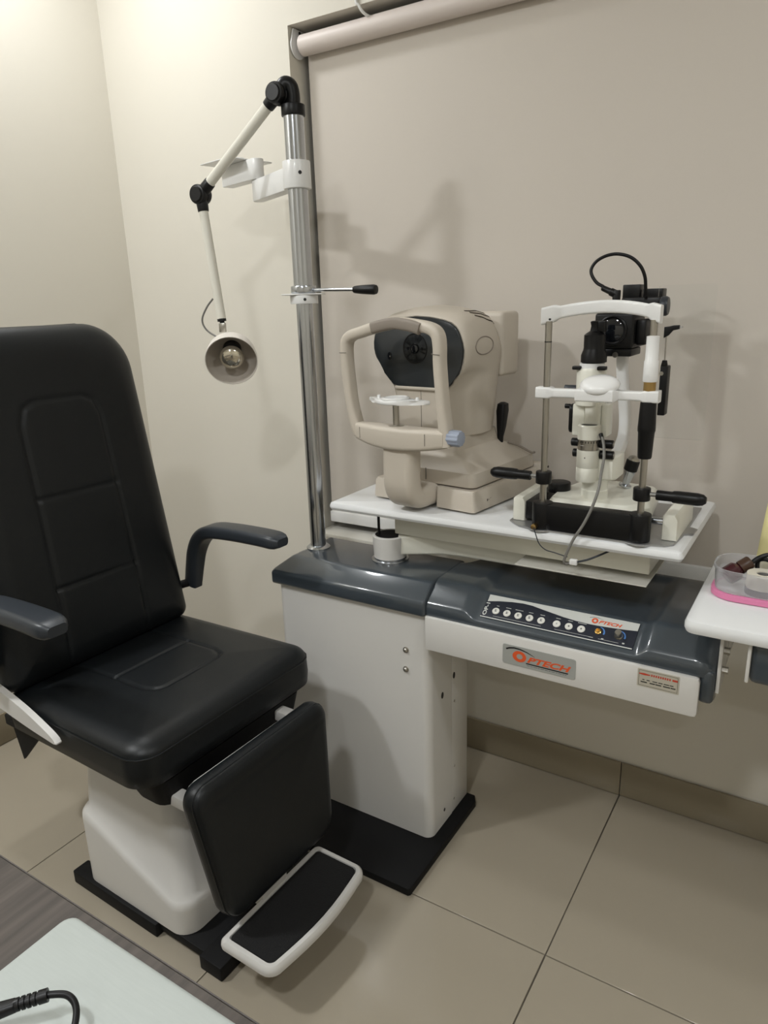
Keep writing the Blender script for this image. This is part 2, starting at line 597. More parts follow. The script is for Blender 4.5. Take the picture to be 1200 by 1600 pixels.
# ------------------------------------------------------------------ instrument stand
STAND = thing('instrument_stand', 'white ophthalmic instrument stand with slate hood, chrome pole and control console', 'stand', (-.97, 1.45, 0))
def build_stand():
    t = STAND
    bm = new()
    poly = [(-1.25, 1.171), (-.715, 1.171), (-.71, 1.176), (-.71, 1.535), (-.722, 1.556), (-1.25, 1.556)]
    prism(bm, poly, XY, 0, .021, .003)
    wpart('base_plate', bm, 'matte_black', t)
    # cabinet with rounded front corners
    bm = new()
    pl = []
    r = .022
    x0, x1, y0, y1 = -1.2, -.744, 1.341, 1.4585
    for cx, cy, a0 in ((x0 + r, y0 + r, 180), (x1 - r, y0 + r, 270)):
        for k in range(7):
            a = R(a0 + 15 * k)
            pl.append((cx + r * math.cos(a), cy + r * math.sin(a)))
    pl += [(x1, y1), (x0, y1)]
    prism(bm, pl, XY, .021, .652)
    cab = wpart('cabinet', bm, 'white_paint', t)
    bm = new()
    box(bm, (-1.2, 1.4605, .021), (-.744, 1.551, .652), .002)
    wpart('rear_cover', bm, 'white_paint', t)
    bm = new()
    box(bm, (-1.19, 1.4585, .03), (-.7465, 1.4605, .65))
    wpart('seam', bm, 'ink', t)
    for (y, z, ry, rz) in ((1.408, .405, .006, .009), (1.472, .43, .006, .009), (1.415, .062, .004, .005)):
        bm = new()
        lathe(bm, (-.7442, y, z), (1, 0, 0), [(1, 0), (1, .0008)], 20, sx=ry, sy=rz, ud=(0, 1, 0))
        wpart('cable_hole', bm, 'ink', cab)
    for (y, z) in ((1.474, .355), (1.474, .16), (1.47, .06)):
        bm = new()
        lathe(bm, (-.744, y, z), (1, 0, 0), [(.0035, 0), (.003, .001), (0, .0015)], 12)
        wpart('screw', bm, 'steel', cab)
    for (x, z) in ((-.806, .546), (-.807, .494)):
        bm = new()
        lathe(bm, (x, 1.341, z), (0, -1, 0), [(.0075, 0), (.0075, .002), (.0055, .003), (.0055, .006), (.003, .0085), (0, .009)], 16)
        wpart('acorn_nut', bm, 'steel', cab)
    # hood over the cabinet
    bm = new()
    def loop(xa, xb, ya, yb, z):
        return [(xa, ya, z), (xb, ya, z), (xb, yb, z), (xa, yb, z)]
    loft(bm, [loop(-1.207, -.7465, 1.325, 1.562, .648), loop(-1.207, -.7465, 1.325, 1.562, .684), loop(-1.165, -.7465, 1.372, 1.54, .72)])
    bev(bm, list(bm.edges), .007, 3)
    wpart('hood', bm, 'hood', t)
    # pole
    bm = new()
    lathe(bm, (-1.14, 1.45, .72), (0, 0, 1), [(.032, 0), (.032, .003), (.026, .008), (.0205, .009), (.0205, .64)], 40)
    pole = wpart('pole', bm, 'chrome', t)
    bm = new()
    cyl(bm, (-1.14, 1.45, 1.36), (-1.14, 1.45, 1.772), .0235, n=40)
    wpart('pole_sleeve', bm, 'chrome', t)
    bm = new()
    cyl(bm, (-1.14, 1.45, 1.377), (-1.14, 1.45, 1.395), .031, n=40, b=.002)
    ring = wpart('lever_ring', bm, 'chrome', t)
    bm = new()
    cyl(bm, (-1.115, 1.45, 1.385), (-.975, 1.452, 1.381), .0042, n=14)
    wpart('lever_rod', bm, 'chrome', ring)
    bm = new()
    lathe(bm, (-.992, 1.452, 1.3812), (1, .01, -.03), [(0, 0), (.0075, 0), (.0085, .004), (.010, .02), (.0115, .055), (.010, .061), (0, .063)], 20)
    wpart('lever_grip', bm, 'black', ring)
    bm = new()
    box(bm, (-.05, -.034, 0), (.05, .034, .003), .001, 1, mtx=Matrix.Translation((-1.14, 1.45, 1.3735)) @ Matrix.Rotation(R(30), 4, 'Z'))
    wpart('collar_plate', bm, 'white_plastic', t)
    bm = new()
    cyl(bm, (-1.14, 1.45, 1.353), (-1.14, 1.45, 1.373), .034, n=40, b=.001)
    col = wpart('collar', bm, 'white_plastic', t)
    bm = new()
    d = V(.66, -.75, 0)
    cyl(bm, V(-1.14, 1.45, 1.363) + d * .0335, V(-1.14, 1.45, 1.363) + d * .0345, .0036, n=14)
    wpart('set_screw', bm, 'ink', col)
    # console
    prof_A = [(1.334, .652), (1.334, .668), (1.337, .677), (1.345, .687), (1.385, .716), (1.395, .7205), (1.41, .722), (1.50, .722), (1.60, .722), (1.64, .722), (1.665, .72), (1.677, .713), (1.68, .70), (1.68, .652)]
    prof_B = [(1.334, .652), (1.334, .661), (1.3365, .666), (1.344, .6715), (1.3955, .7075), (1.403, .711), (1.415, .7115), (1.50, .7115), (1.60, .7115), (1.635, .713), (1.662, .72), (1.677, .713), (1.68, .70), (1.68, .652)]
    def refine(p):
        q = spline([(a, b, 0) for a, b in p], 3)
        return [(v.x, v.y) for v in q]
    A, B = refine(prof_A), refine(prof_B)
    xs = []
    x = -.7455
    while x < -.131:
        xs.append(x)
        x += .006
    xs += [-.1335, -.131, -.130]
    def sm(e0, e1, v):
        k = min(1, max(0, (v - e0) / (e1 - e0)))
        return k * k * (3 - 2 * k)
    bm = new()
    cols = []
    for x in xs:
        s = sm(-.655, -.622, x) * (1 - sm(-.280, -.250, x))
        yb = 1.53 + .15 * sm(-.742, -.66, x)
        cv = []
        e = max(0, x + .165) / .035
        drop = .034 * (1 - math.sqrt(max(0, 1 - min(1, e) ** 2)))
        for (ya, za), (yb_, zb) in zip(A, B):
            y = ya + (yb_ - ya) * s
            z = za + (zb - za) * s
            if y > 1.41:
                y = 1.41 + (y - 1.41) * (yb - 1.41) / .27
            z -= drop * (z - .652) / .07
            if x > -.165:
                y = y + drop * .5 * (1 if y < 1.4 else (-1 if y > 1.64 else 0))
            cv.append(bm.verts.new((x, y, z)))
        cols.append(cv)
    skirt = [bm.verts.new((-.1295, v.co.y, .597)) for v in cols[-1]]
    cols.append(skirt)
    for P, Q in zip(cols[:-1], cols[1:]):
        for k in range(len(P) - 1):
            bm.faces.new((P[k], Q[k], Q[k + 1], P[k + 1]))
    bm.faces.new(cols[0])
    hood = wpart('console_hood', bm, 'hood', t, sharp=50)
    bm = new()
    box(bm, (-.744, 1.338, .598), (-.158, 1.62, .655), .003)
    wpart('console_tray', bm, 'white_paint', t)
    bm = new()
    box(bm, (-.1575, 1.336, .596), (-.1293, 1.67, .668), .010, 3)
    wpart('console_end', bm, 'hood', t)
    bm = new()
    pl = [(-.7445, .569), (-.162, .569), (-.156, .571), (-.1535, .578), (-.1535, .644), (-.156, .650), (-.162, .652), (-.7445, .652)]
    prism(bm, pl, XZ, 1.3245, 1.338, .003)
    fp = wpart('front_panel', bm, 'white_paint', t)
    # logo plate
    bm = new()
    prism(bm, rrect(.161, .046, .004, cx=-.4695, cy=.610), XZ, 1.3232, 1.3248, .0006, 1)
    lp = wpart('logo_plate', bm, 'silver_plate', t)
    m = basis((-.55, 1.3231, .587), (1, 0, 0), (0, 0, 1))
    bm = new()   # big O
    n = 40
    o = [(.0385 + .0155 * math.cos(2 * PI * k / n), .0232 + .0128 * math.sin(2 * PI * k / n)) for k in range(n)]
    q = [(.039 + .0068 * math.cos(2 * PI * k / n), .0232 + .0062 * math.sin(2 * PI * k / n)) for k in range(n)]
    vo = [bm.verts.new(m @ V(a, b, .0002)) for a, b in o]
    vq = [bm.verts.new(m @ V(a, b, .0002)) for a, b in q]
    for k in range(n):
        bm.faces.new((vo[k], vo[(k + 1) % n], vq[(k + 1) % n], vq[k]))
    text_into(bm, 'PTECH', basis((-.494, 1.3231, .6005), (1, 0, 0), (0, 0, 1)), .096, .0142, .036, .32)
    wpart('lettering', bm, 'orange', lp, 'orange company lettering')
    bm = new()
    ribbon(bm, [(.008, .035), (.015, .0385), (.026, .041), (.040, .0405), (.055, .037), (.064, .0335), (.073, .030)], [.0036, .0036, .0034, .003, .0022, .0014, .0005], m)
    ribbon(bm, [(.054, .0108), (.146, .0102)], .0026, m)
    wpart('swoosh_print', bm, 'ink', lp)
    bm = new()
    x = .056
    while x < .142:
        L = random.uniform(.004, .011)
        ribbon(bm, [(x, .0062), (min(x + L, .143), .0062)], .0012, m)
        x += L + .0016
    wpart('small_print', bm, 'grey_ink', lp)
    # sticker
    bm = new()
    prism(bm, rrect(.078, .038, .002, cx=-.2275, cy=.629), XZ, 1.3238, 1.3248)
    st = wpart('sticker', bm, 'sticker', t)
    m = basis((-.2665, 1.3237, .61), (1, 0, 0), (0, 0, 1))
    bm = new()
    pl = [(.003, .003), (.075, .003), (.075, .035), (.003, .035), (.003, .003)]
    for a, b in zip(pl[:-1], pl[1:]):
        ribbon(bm, [a, b], .0005, m)
    for y, segs, wd in ((.0155, ((.010, .014), (.018, .024), (.029, .038), (.040, .048), (.050, .060), (.061, .068)), .0017), (.0105, ((.007, .019), (.024, .034), (.035, .046), (.049, .062), (.063, .072)), .0022)):
        for a, b in segs:
            ribbon(bm, [(a, y), (b, y)], wd, m)
    wpart('sticker_print', bm, 'ink', st)
    bm = new()
    ribbon(bm, [(.003, .0275), (.009, .0275), (.013, .0275), (.018, .0275), (.024, .0275)], [.002, .0035, .0045, .0035, .002], m)
    ribbon(bm, [(.065, .0275), (.075, .0275)], .004, m)
    x = .027
    while x < .062:
        ribbon(bm, [(x, .0255), (x, .0300)], .0026, m)
        x += .0042
    wpart('sticker_red_print', bm, 'red_ink', st)
    # control panel
    a = R(35)
    m = basis((-.6160, 1.345 - .0008 * math.sin(a), .673 + .0008 * math.cos(a)), (1, 0, 0), (0, math.cos(a), math.sin(a)))
    bm = new()
    prism(bm, [(.001, 0), (.332, -.0005), (.334, .0605), (.003, .060)], lambda p, q, s: m @ V(p, q, s), -.004, .0006, .0003, 1)
    cp = wpart('control_panel', bm, 'navy', t)
    m = m @ Matrix.Translation((0, 0, .0007))
    P = lambda p, q, s: m @ V(p, q, s)
    bm = new()
    wave = smoothwave = [(.0050, .0415), (.030, .047), (.060, .0515), (.085, .0535), (.107, .0525), (.130, .0485), (.155, .0445), (.180, .0405), (.208, .0375), (.235, .0365), (.258, .0370), (.285, .0385), (.310, .0405), (.3325, .0430)]
    prism(bm, wave + [(.3335, .0605), (.0045, .0600)], P, 0, .0002)
    ribbon(bm, [(.0015, .0012), (.331, .0005)], .0022, m)
    wpart('panel_print', bm, 'panel_white', cp)
    bm = new()
    text_into(bm, 'OP-1', m @ basis((.0128, .0055, 0), (0, 1, 0), (-1, 0, 0)), .033, .0088, .03)
    wpart('model_lettering', bm, 'panel_white', cp)
    bm = new()
    ribbon(bm, [(.030, .0075), (.140, .0075)], .0006, m)
    ribbon(bm, [(.170, .0075), (.244, .0075)], .0006, m)
    ribbon(bm, [(.262, .0072), (.303, .0070)], .0006, m)
    for x, L in ((.033, .006), (.058, .012), (.083, .018), (.110, .010), (.136, .010), (.171, .010), (.197, .010), (.222, .018), (.247, .009)):
        ribbon(bm, [(x - L / 2, .0345 if x < .24 else .0072), (x + L / 2, .0345 if x < .24 else .0072)], .0011, m)
    wpart('fine_print', bm, 'panel_white', cp)
    bx = [.0324 + .0261 * k for k in range(5)] + [.171, .1972, .2235]
    for k, x in enumerate(bx):
        bm = new()
        lathe(bm, P(x, .0208, 0), m.to_3x3() @ V(0, 0, 1), [(.0082, 0), (.0082, .001), (.0072, .0018), (0, .0018)], 24)
        bt = wpart('button', bm, 'button', cp)
        bm = new()
        z = .0020
        if k < 5:
            prism(bm, [(x - .0022, .0185), (x + .0022, .0185), (x + .0022, .0205), (x - .0022, .0205)], P, z, z + .0002)
            prism(bm, [(x - .0032, .0240), (x - .001, .0205), (x + .0005, .0225), (x + .003, .0235)], P, z, z + .0002)
        else:
            prism(bm, [(x + .0018 * math.cos(a_), .0208 + .0022 * math.sin(a_)) for a_ in [k2 * PI / 5 for k2 in range(10)]], P, z, z + .0002)
        wpart('symbol', bm, 'grey_ink' if k != 5 else 'silver_plate', bt)
    for x, y, b0 in ((.258, .0235, 'gold'), (.300, .0235, 'steel')):
        bm = new()
        if b0 == 'gold':
            lathe(bm, P(x, y, 0), m.to_3x3() @ V(0, 0, 1), [(.0065, 0), (.0065, .002), (.0045, .003), (.0045, .006), (.0028, .0062), (.0028, .002), (0, .002)], 22)
            wpart('threaded_socket', bm, 'gold', cp)
        else:
            lathe(bm, P(x, y, 0), m.to_3x3() @ V(0, 0, 1), [(.0095, 0), (.0085, .003), (.0075, .004), (.0068, .014), (.006, .0155), (0, .0155)], 24)
            wpart('dial', bm, 'steel', cp)
        bm = new()
        ribbon(bm, [(x + .0125 * math.cos(R(g)), y - .001 + .0125 * math.sin(R(g))) for g in range(80, -20, -12)], [.001, .0016, .002, .0024, .0026, .0028, .003, .0032, .0032], m)
        wpart('dial_scale', bm, 'blue_ink', cp)
        bm = new()
        ribbon(bm, [(x + .010, y - .015), (x + .0145, y - .015)], .003, m)
        wpart('bright_mark', bm, 'panel_white', cp)
    bm = new()   # small company lettering on the white band
    n = 28
    vo = [bm.verts.new(P(.2455 + .0068 * math.cos(2 * PI * k / n), .0470 + .0065 * math.sin(2 * PI * k / n), .0004)) for k in range(n)]
    vq = [bm.verts.new(P(.2455 + .0030 * math.cos(2 * PI * k / n), .0470 + .0030 * math.sin(2 * PI * k / n), .0004)) for k in range(n)]
    for k in range(n):
        bm.faces.new((vo[k], vo[(k + 1) % n], vq[(k + 1) % n], vq[k]))
    text_into(bm, 'PTECH', m @ basis((.2535, .0425, .0003), (1, 0, 0), (0, 1, 0)), .0475, .0078, .036, .32)
    wpart('panel_lettering', bm, 'orange', cp)
    bm = new()
    ribbon(bm, [(.233, .0525), (.240, .0548), (.250, .0552), (.262, .0525)], [.0008, .001, .0009, .0003], m @ Matrix.Translation((0, 0, .0003)))
    wpart('panel_swoosh', bm, 'grey_ink', cp)
build_stand()

# ------------------------------------------------------------------ instrument table on the swing arm
def build_table():
    t = thing('instrument_table', 'white sliding instrument table on a swing arm above the console', 'table', (-.92, 1.463, .72))
    bm = new()
    lathe(bm, (-.92, 1.463, .7195), (0, 0, 1), [(.048, 0), (.048, .004), (.042, .006), (.042, .01)], 40)
    wpart('hub_ring', bm, 'chrome', t)
    bm = new()
    lathe(bm, (-.92, 1.463, .727), (0, 0, 1), [(.0405, 0), (.041, .002), (.0435, .05), (.0435, .058), (.041, .0605), (.037, .0605), (.037, .056), (0, .056)], 40)
    hub = wpart('hub', bm, 'white_paint', t)
    bm = new()
    cyl(bm, (-.92, 1.463, .783), (-.92, 1.463, .7862), .037, n=36)
    wpart('hub_cap', bm, 'matte_black', hub)
    # swing arm: from hub, angled back then along the table
    bm = new()
    path = [V(-.895, 1.468, .765), V(-.84, 1.495, .766), V(-.79, 1.515, .768), V(-.72, 1.52, .769), (V(-.40, 1.52, .770))]
    sweep(bm, path, rrect(.045, .05, .006, 3), up=(0, 0, 1))
    wpart('swing_arm', bm, 'cream', t)
    bm = new()
    box(bm, (-.90, 1.455, .793), (-.285, 1.74, .852), .003)
    wpart('slide_box', bm, 'cream', t)
    bm = new()
    box(bm, (-.568, 1.425, .777), (-.283, 1.74, .7795), .0005, 1)
    wpart('bottom_sheet', bm, 'sill', t)
    bm = new()
    cyl(bm, (-.943, 1.449, .786), (-.943, 1.449, .852), .0035, n=12)
    wpart('stop_rod', bm, 'black', t)
    for x in (-.99, -.25):
        bm = new()
        cyl(bm, (x, 1.43, .846), (x, 1.43, .853), .012, n=18)
        wpart('glide_pad', bm, 'black', t)
    # top with a rounded front edge and corners
    bm = new()
    def corner(r, ins, z):
        return [(a, b, z) for a, b in rrect(.838 - 2 * ins, .413 - 2 * ins, max(r - ins, .004), 6, cx=-.6315, cy=1.5915)]
    prof = [(.012, .852), (.004, .8545), (.0, .861), (.0, .866), (.0035, .8725), (.010, .875)]
    loft(bm, [corner(.010, i, z) for i, z in prof])
    wpart('table_top', bm, 'laminate', t, sharp=30)
build_table()

# ------------------------------------------------------------------ examination lamp on the pole
def build_lamp():
    t = thing('examination_lamp', 'jointed cream examination lamp with round shade clamped on the chrome pole top', 'lamp', (-1.14, 1.45, 1.772))
    bm = new()
    cyl(bm, (-1.14, 1.45, 1.766), (-1.14, 1.45, 1.790), .0275, n=36, b=.002)
    wpart('pole_cap', bm, 'black', t)
    J1, J2 = V(-1.165, 1.428, 1.812), V(-1.412, 1.405, 1.622)
    E2 = V(-1.376, 1.402, 1.322)
    bm = new()
    tube(bm, [(-1.14, 1.45, 1.786), (-1.138, 1.45, 1.806), (-1.141, 1.447, 1.827), (-1.152, 1.440, 1.832), J1 + V(.003, .006, .005)], .0165, 18, 6)
    wpart('elbow', bm, 'black', t)
    def joint(c, ax, r):
        ax = ax.normalized()
        bm = new()
        lathe(bm, c - ax * .021, ax, [(0, 0), (r * .7, 0), (r * .76, .002), (r * .78, .004), (r * .94, .005), (r, .009), (r, .017), (r * .93, .019), (r * .93, .023), (r, .025), (r, .033), (r * .94, .037), (r * .7, .042), (0, .042)], 36)
        return wpart('joint', bm, 'black', t)
    ax = (J2 - J1).cross(V(0, 0, 1))
    joint(J1, ax, .0235)
    joint(J2, ax, .0235)
    d = (J2 - J1).normalized()
    bm = new()
    cyl(bm, J1 + d * .030, J2 - d * .035, .0122, n=24)
    wpart('arm_tube', bm, 'arm_tube', t)
    bm = new()
    cyl(bm, J1 + d * .008, J1 + d * .036, .0155, .0142, n=24, b=.001)
    wpart('arm_socket', bm, 'black', t)
    bm = new()
    cyl(bm, J2 - d * .042, J2 - d * .008, .0142, .0155, n=24, b=.001)
    wpart('arm_socket', bm, 'black', t)
    d2 = (E2 - J2).normalized()
    bm = new()
    cyl(bm, J2 + d2 * .032, E2, .0115, n=24)
    wpart('arm_tube', bm, 'arm_tube', t)
    bm = new()
    cyl(bm, J2 + d2 * .006, J2 + d2 * .04, .0155, .0135, n=24, b=.001)
    wpart('arm_socket', bm, 'black', t)
    bm = new()
    lathe(bm, E2, d2, [(.0115, -.001), (.0115, .006), (.006, .007), (.006, .012)], 20)
    wpart('arm_end_cap', bm, 'black', t)
    N = E2 + d2 * .010
    bm = new()
    box(bm, (-.0085, -.0065, -.0235), (.0085, .0065, 0), .0015, mtx=basis(N, (.84, .54, 0), (.54, -.84, 0)) @ Matrix.Rotation(PI, 4, 'X') if False else Matrix.Translation(N) @ Matrix.Rotation(R(33), 4, 'Z'))
    wpart('swivel', bm, 'steel', t)
    a = V(.58, -.69, -.37).normalized()
    # shade: opening centre, axis a towards the opening
    O = V(-1.306, 1.352, 1.220)
    B = O - a * .098
    bm = new()
    outer = [(.0, .0), (.022, .0), (.030, .004), (.034, .010), (.036, .024), (.045, .034), (.055, .047), (.0615, .062), (.0645, .08), (.0655, .098)]
    inner = [(.0645, .0985), (.0635, .098), (.0625, .08), (.0595, .062), (.053, .048), (.042, .036), (.034, .028), (.0, .026)]
    lathe(bm, B, a, outer + inner[:2], 48, cap1=False)
    sh = wpart('shade', bm, 'shade_out', t, sharp=60)
    bm = new()
    lathe(bm, B, a, inner[1:], 48, cap0=False)
    wpart('shade_lining', bm, 'shade_in', sh, sharp=60)
    bm = new()
    lathe(bm, B, a, [(.0, .027), (.024, .027), (.024, .045), (.019, .048), (.019, .052), (0, .052)], 28)
    wpart('socket', bm, 'black', t)
    bm = new()
    lathe(bm, B, a, [(.013, .046), (.014, .052), (.022, .060), (.029, .070), (.031, .077), (.0285, .084), (.022, .0895), (.012, .093), (0, .094)], 36)
    wpart('bulb', bm, 'bulb', t, sharp=80)
    bm = new()
    tube(bm, [(-1.402, 1.403, 1.372), (-1.428, 1.405, 1.352), (-1.452, 1.408, 1.322), (-1.450, 1.415, 1.297), (-1.425, 1.423, 1.278), B + V(0, 0, .0)], .0024, 8)
    wpart('lamp_cord', bm, 'cord_grey', t)
build_lamp()

# ------------------------------------------------------------------ folded arm for the phoropter
def build_arm():
    t = thing('phoropter_arm', 'white folded bracket arm clamped to the chrome pole below the lamp', 'arm', (-1.14, 1.45, 1.612))
    bm = new()
    cyl(bm, (-1.14, 1.45, 1.612), (-1.14, 1.45, 1.672), .0325, n=40, b=.0015)
    cl = wpart('clamp', bm, 'white_plastic', t)
    d = V(.78, -.62, 0)
    bm = new()
    cyl(bm, V(-1.14, 1.45, 1.644) + d * .0318, V(-1.14, 1.45, 1.644) + d * .0332, .0042, n=14)
    wpart('set_screw', bm, 'ink', cl)
    def link(p, q, z0, z1, wd):
        p, q = V(*p, 0), V(*q, 0)
        dd = (q - p).normalized()
        n = V(-dd.y, dd.x, 0)
        poly = []
        for k in range(9):
            a = R(-90 + 22.5 * k)
            v = q + dd * (wd / 2 * math.cos(a)) + n * (wd / 2 * math.sin(a))
            poly.append((v.x, v.y))
        for v in (p + n * wd / 2, p - n * wd / 2):
            poly.append((v.x, v.y))
        bm = new()
        prism(bm, poly, XY, z0, z1, .002)
        return bm
    wpart('lower_link', link((-1.15, 1.455), (-1.352, 1.555), 1.614, 1.664, .032), 'white_plastic', t)
    wpart('upper_link', link((-1.493, 1.592), (-1.345, 1.548), 1.665, 1.715, .034), 'white_plastic', t)
    bm = new()
    box(bm, (-.068, -.068, 0), (.068, .068, .003), .001, 1, mtx=Matrix.Translation((-1.437, 1.570, 1.7150)) @ Matrix.Rotation(R(78), 4, 'Z'))
    wpart('mount_plate', bm, 'white_plastic', t)
    bm = new()
    cyl(bm, (-1.437, 1.570, 1.718), (-1.437, 1.570, 1.728), .03, n=28, b=.002)
    wpart('pivot_boss', bm, 'white_plastic', t)
build_arm()

# ------------------------------------------------------------------ examination chair
def seg_dist(px, py, pts):
    best = 9e9
    for (ax, ay), (bx, by) in zip(pts[:-1], pts[1:]):
        dx, dy = bx - ax, by - ay
        L = dx * dx + dy * dy
        k = 0 if L == 0 else max(0, min(1, ((px - ax) * dx + (py - ay) * dy) / L))
        qx, qy = ax + k * dx - px, ay + k * dy - py
        d = qx * qx + qy * qy
        if d < best:
            best = d
    return math.sqrt(best)

def cushion(hw0, hw1, L, r0, r1, T, re, depth, fn, grooves=(), gw=.005, gd=.005, crown=.01, nu=84, nv=100, hollow=None, tuck=.012):
    """padded cushion: width goes hw0 -> hw1 (half widths) along length L, corner radii r0, r1"""
    def hw(b):
        h = hw0 + (hw1 - hw0) * b / L
        if b < r0:
            h -= r0 - math.sqrt(max(0, r0 * r0 - (r0 - b) ** 2))
        if b > L - r1:
            k = b - (L - r1)
            h -= r1 - math.sqrt(max(0, r1 * r1 - k * k))
        return h
    bs = [L * (.5 - .5 * math.cos(PI * j / nv)) if False else L * j / nv for j in range(nv + 1)]
    # denser rows in the rounded ends
    bs = []
    ne = 12
    bs += [r0 * (1 - math.cos(PI / 2 * k / ne)) for k in range(ne)]
    mid = nv - 2 * ne
    bs += [r0 + (L - r0 - r1) * k / mid for k in range(mid)]
    bs += [L - r1 + r1 * math.sin(PI / 2 * k / ne) for k in range(ne + 1)]
    outl = [(hw(b), b) for b in bs] + [(-hw(b), b) for b in reversed(bs)]
    outl.append(outl[0])
    bm = new()
    grid = []
    for b in bs:
        h = hw(b)
        row = []
        for i in range(nu + 1):
            u = -1 + 2 * i / nu
            u = math.sin(u * PI / 2) * .35 + u * .65
            a = u * h
            d = seg_dist(a, b, outl)
            k = min(1, d / re)
            z = T * math.sqrt(max(0, 1 - (1 - k) ** 2))
            kk = min(1, d / min(hw0, L / 2))
            z += crown * (1 - (1 - kk) ** 2) * k
            for g, gdepth in grooves:
                gdist = seg_dist(a, b, g)
                if gdist < gw * 3:
                    z -= gdepth * math.exp(-(gdist / gw) ** 2) * k
            if hollow:
                z += hollow(a, b)
            row.append(bm.verts.new(fn(a, b, z)))
        grid.append(row)
    for j in range(len(bs) - 1):
        for i in range(nu):
            bm.faces.new((grid[j][i], grid[j][i + 1], grid[j + 1][i + 1], grid[j + 1][i]))
    n = len(bs)
    ring = [(-hw(bs[0]) + 2 * hw(bs[0]) * 0, 0)]
    idx = [(0, i) for i in range(nu + 1)] + [(j, nu) for j in range(1, n)] + [(n - 1, i) for i in range(nu - 1, -1, -1)] + [(j, 0) for j in range(n - 2, 0, -1)]
    cb = L / 2
    prev = [grid[j][i] for j, i in idx]
    pos = []
    for j, i in idx:
        u = -1 + 2 * i / nu
        u = math.sin(u * PI / 2) * .35 + u * .65
        pos.append((u * hw(bs[j]), bs[j]))
    for hh, ins in ((-depth * .15, -.001), (-depth * .5, -.002), (-depth * .85, 0), (-depth, tuck)):
        cur = []
        for a, b in pos:
            sa = 1 - ins / max(hw0, .01)
            sb = 1 - ins / (L / 2)
            cur.append(bm.verts.new(fn(a * sa, cb + (b - cb) * sb, hh)))
        m = len(cur)
        for k in range(m):
            bm.faces.new((prev[k], prev[(k + 1) % m], cur[(k + 1) % m], cur[k]))
        prev = cur
    bm.faces.new(prev)
    return bm, outl

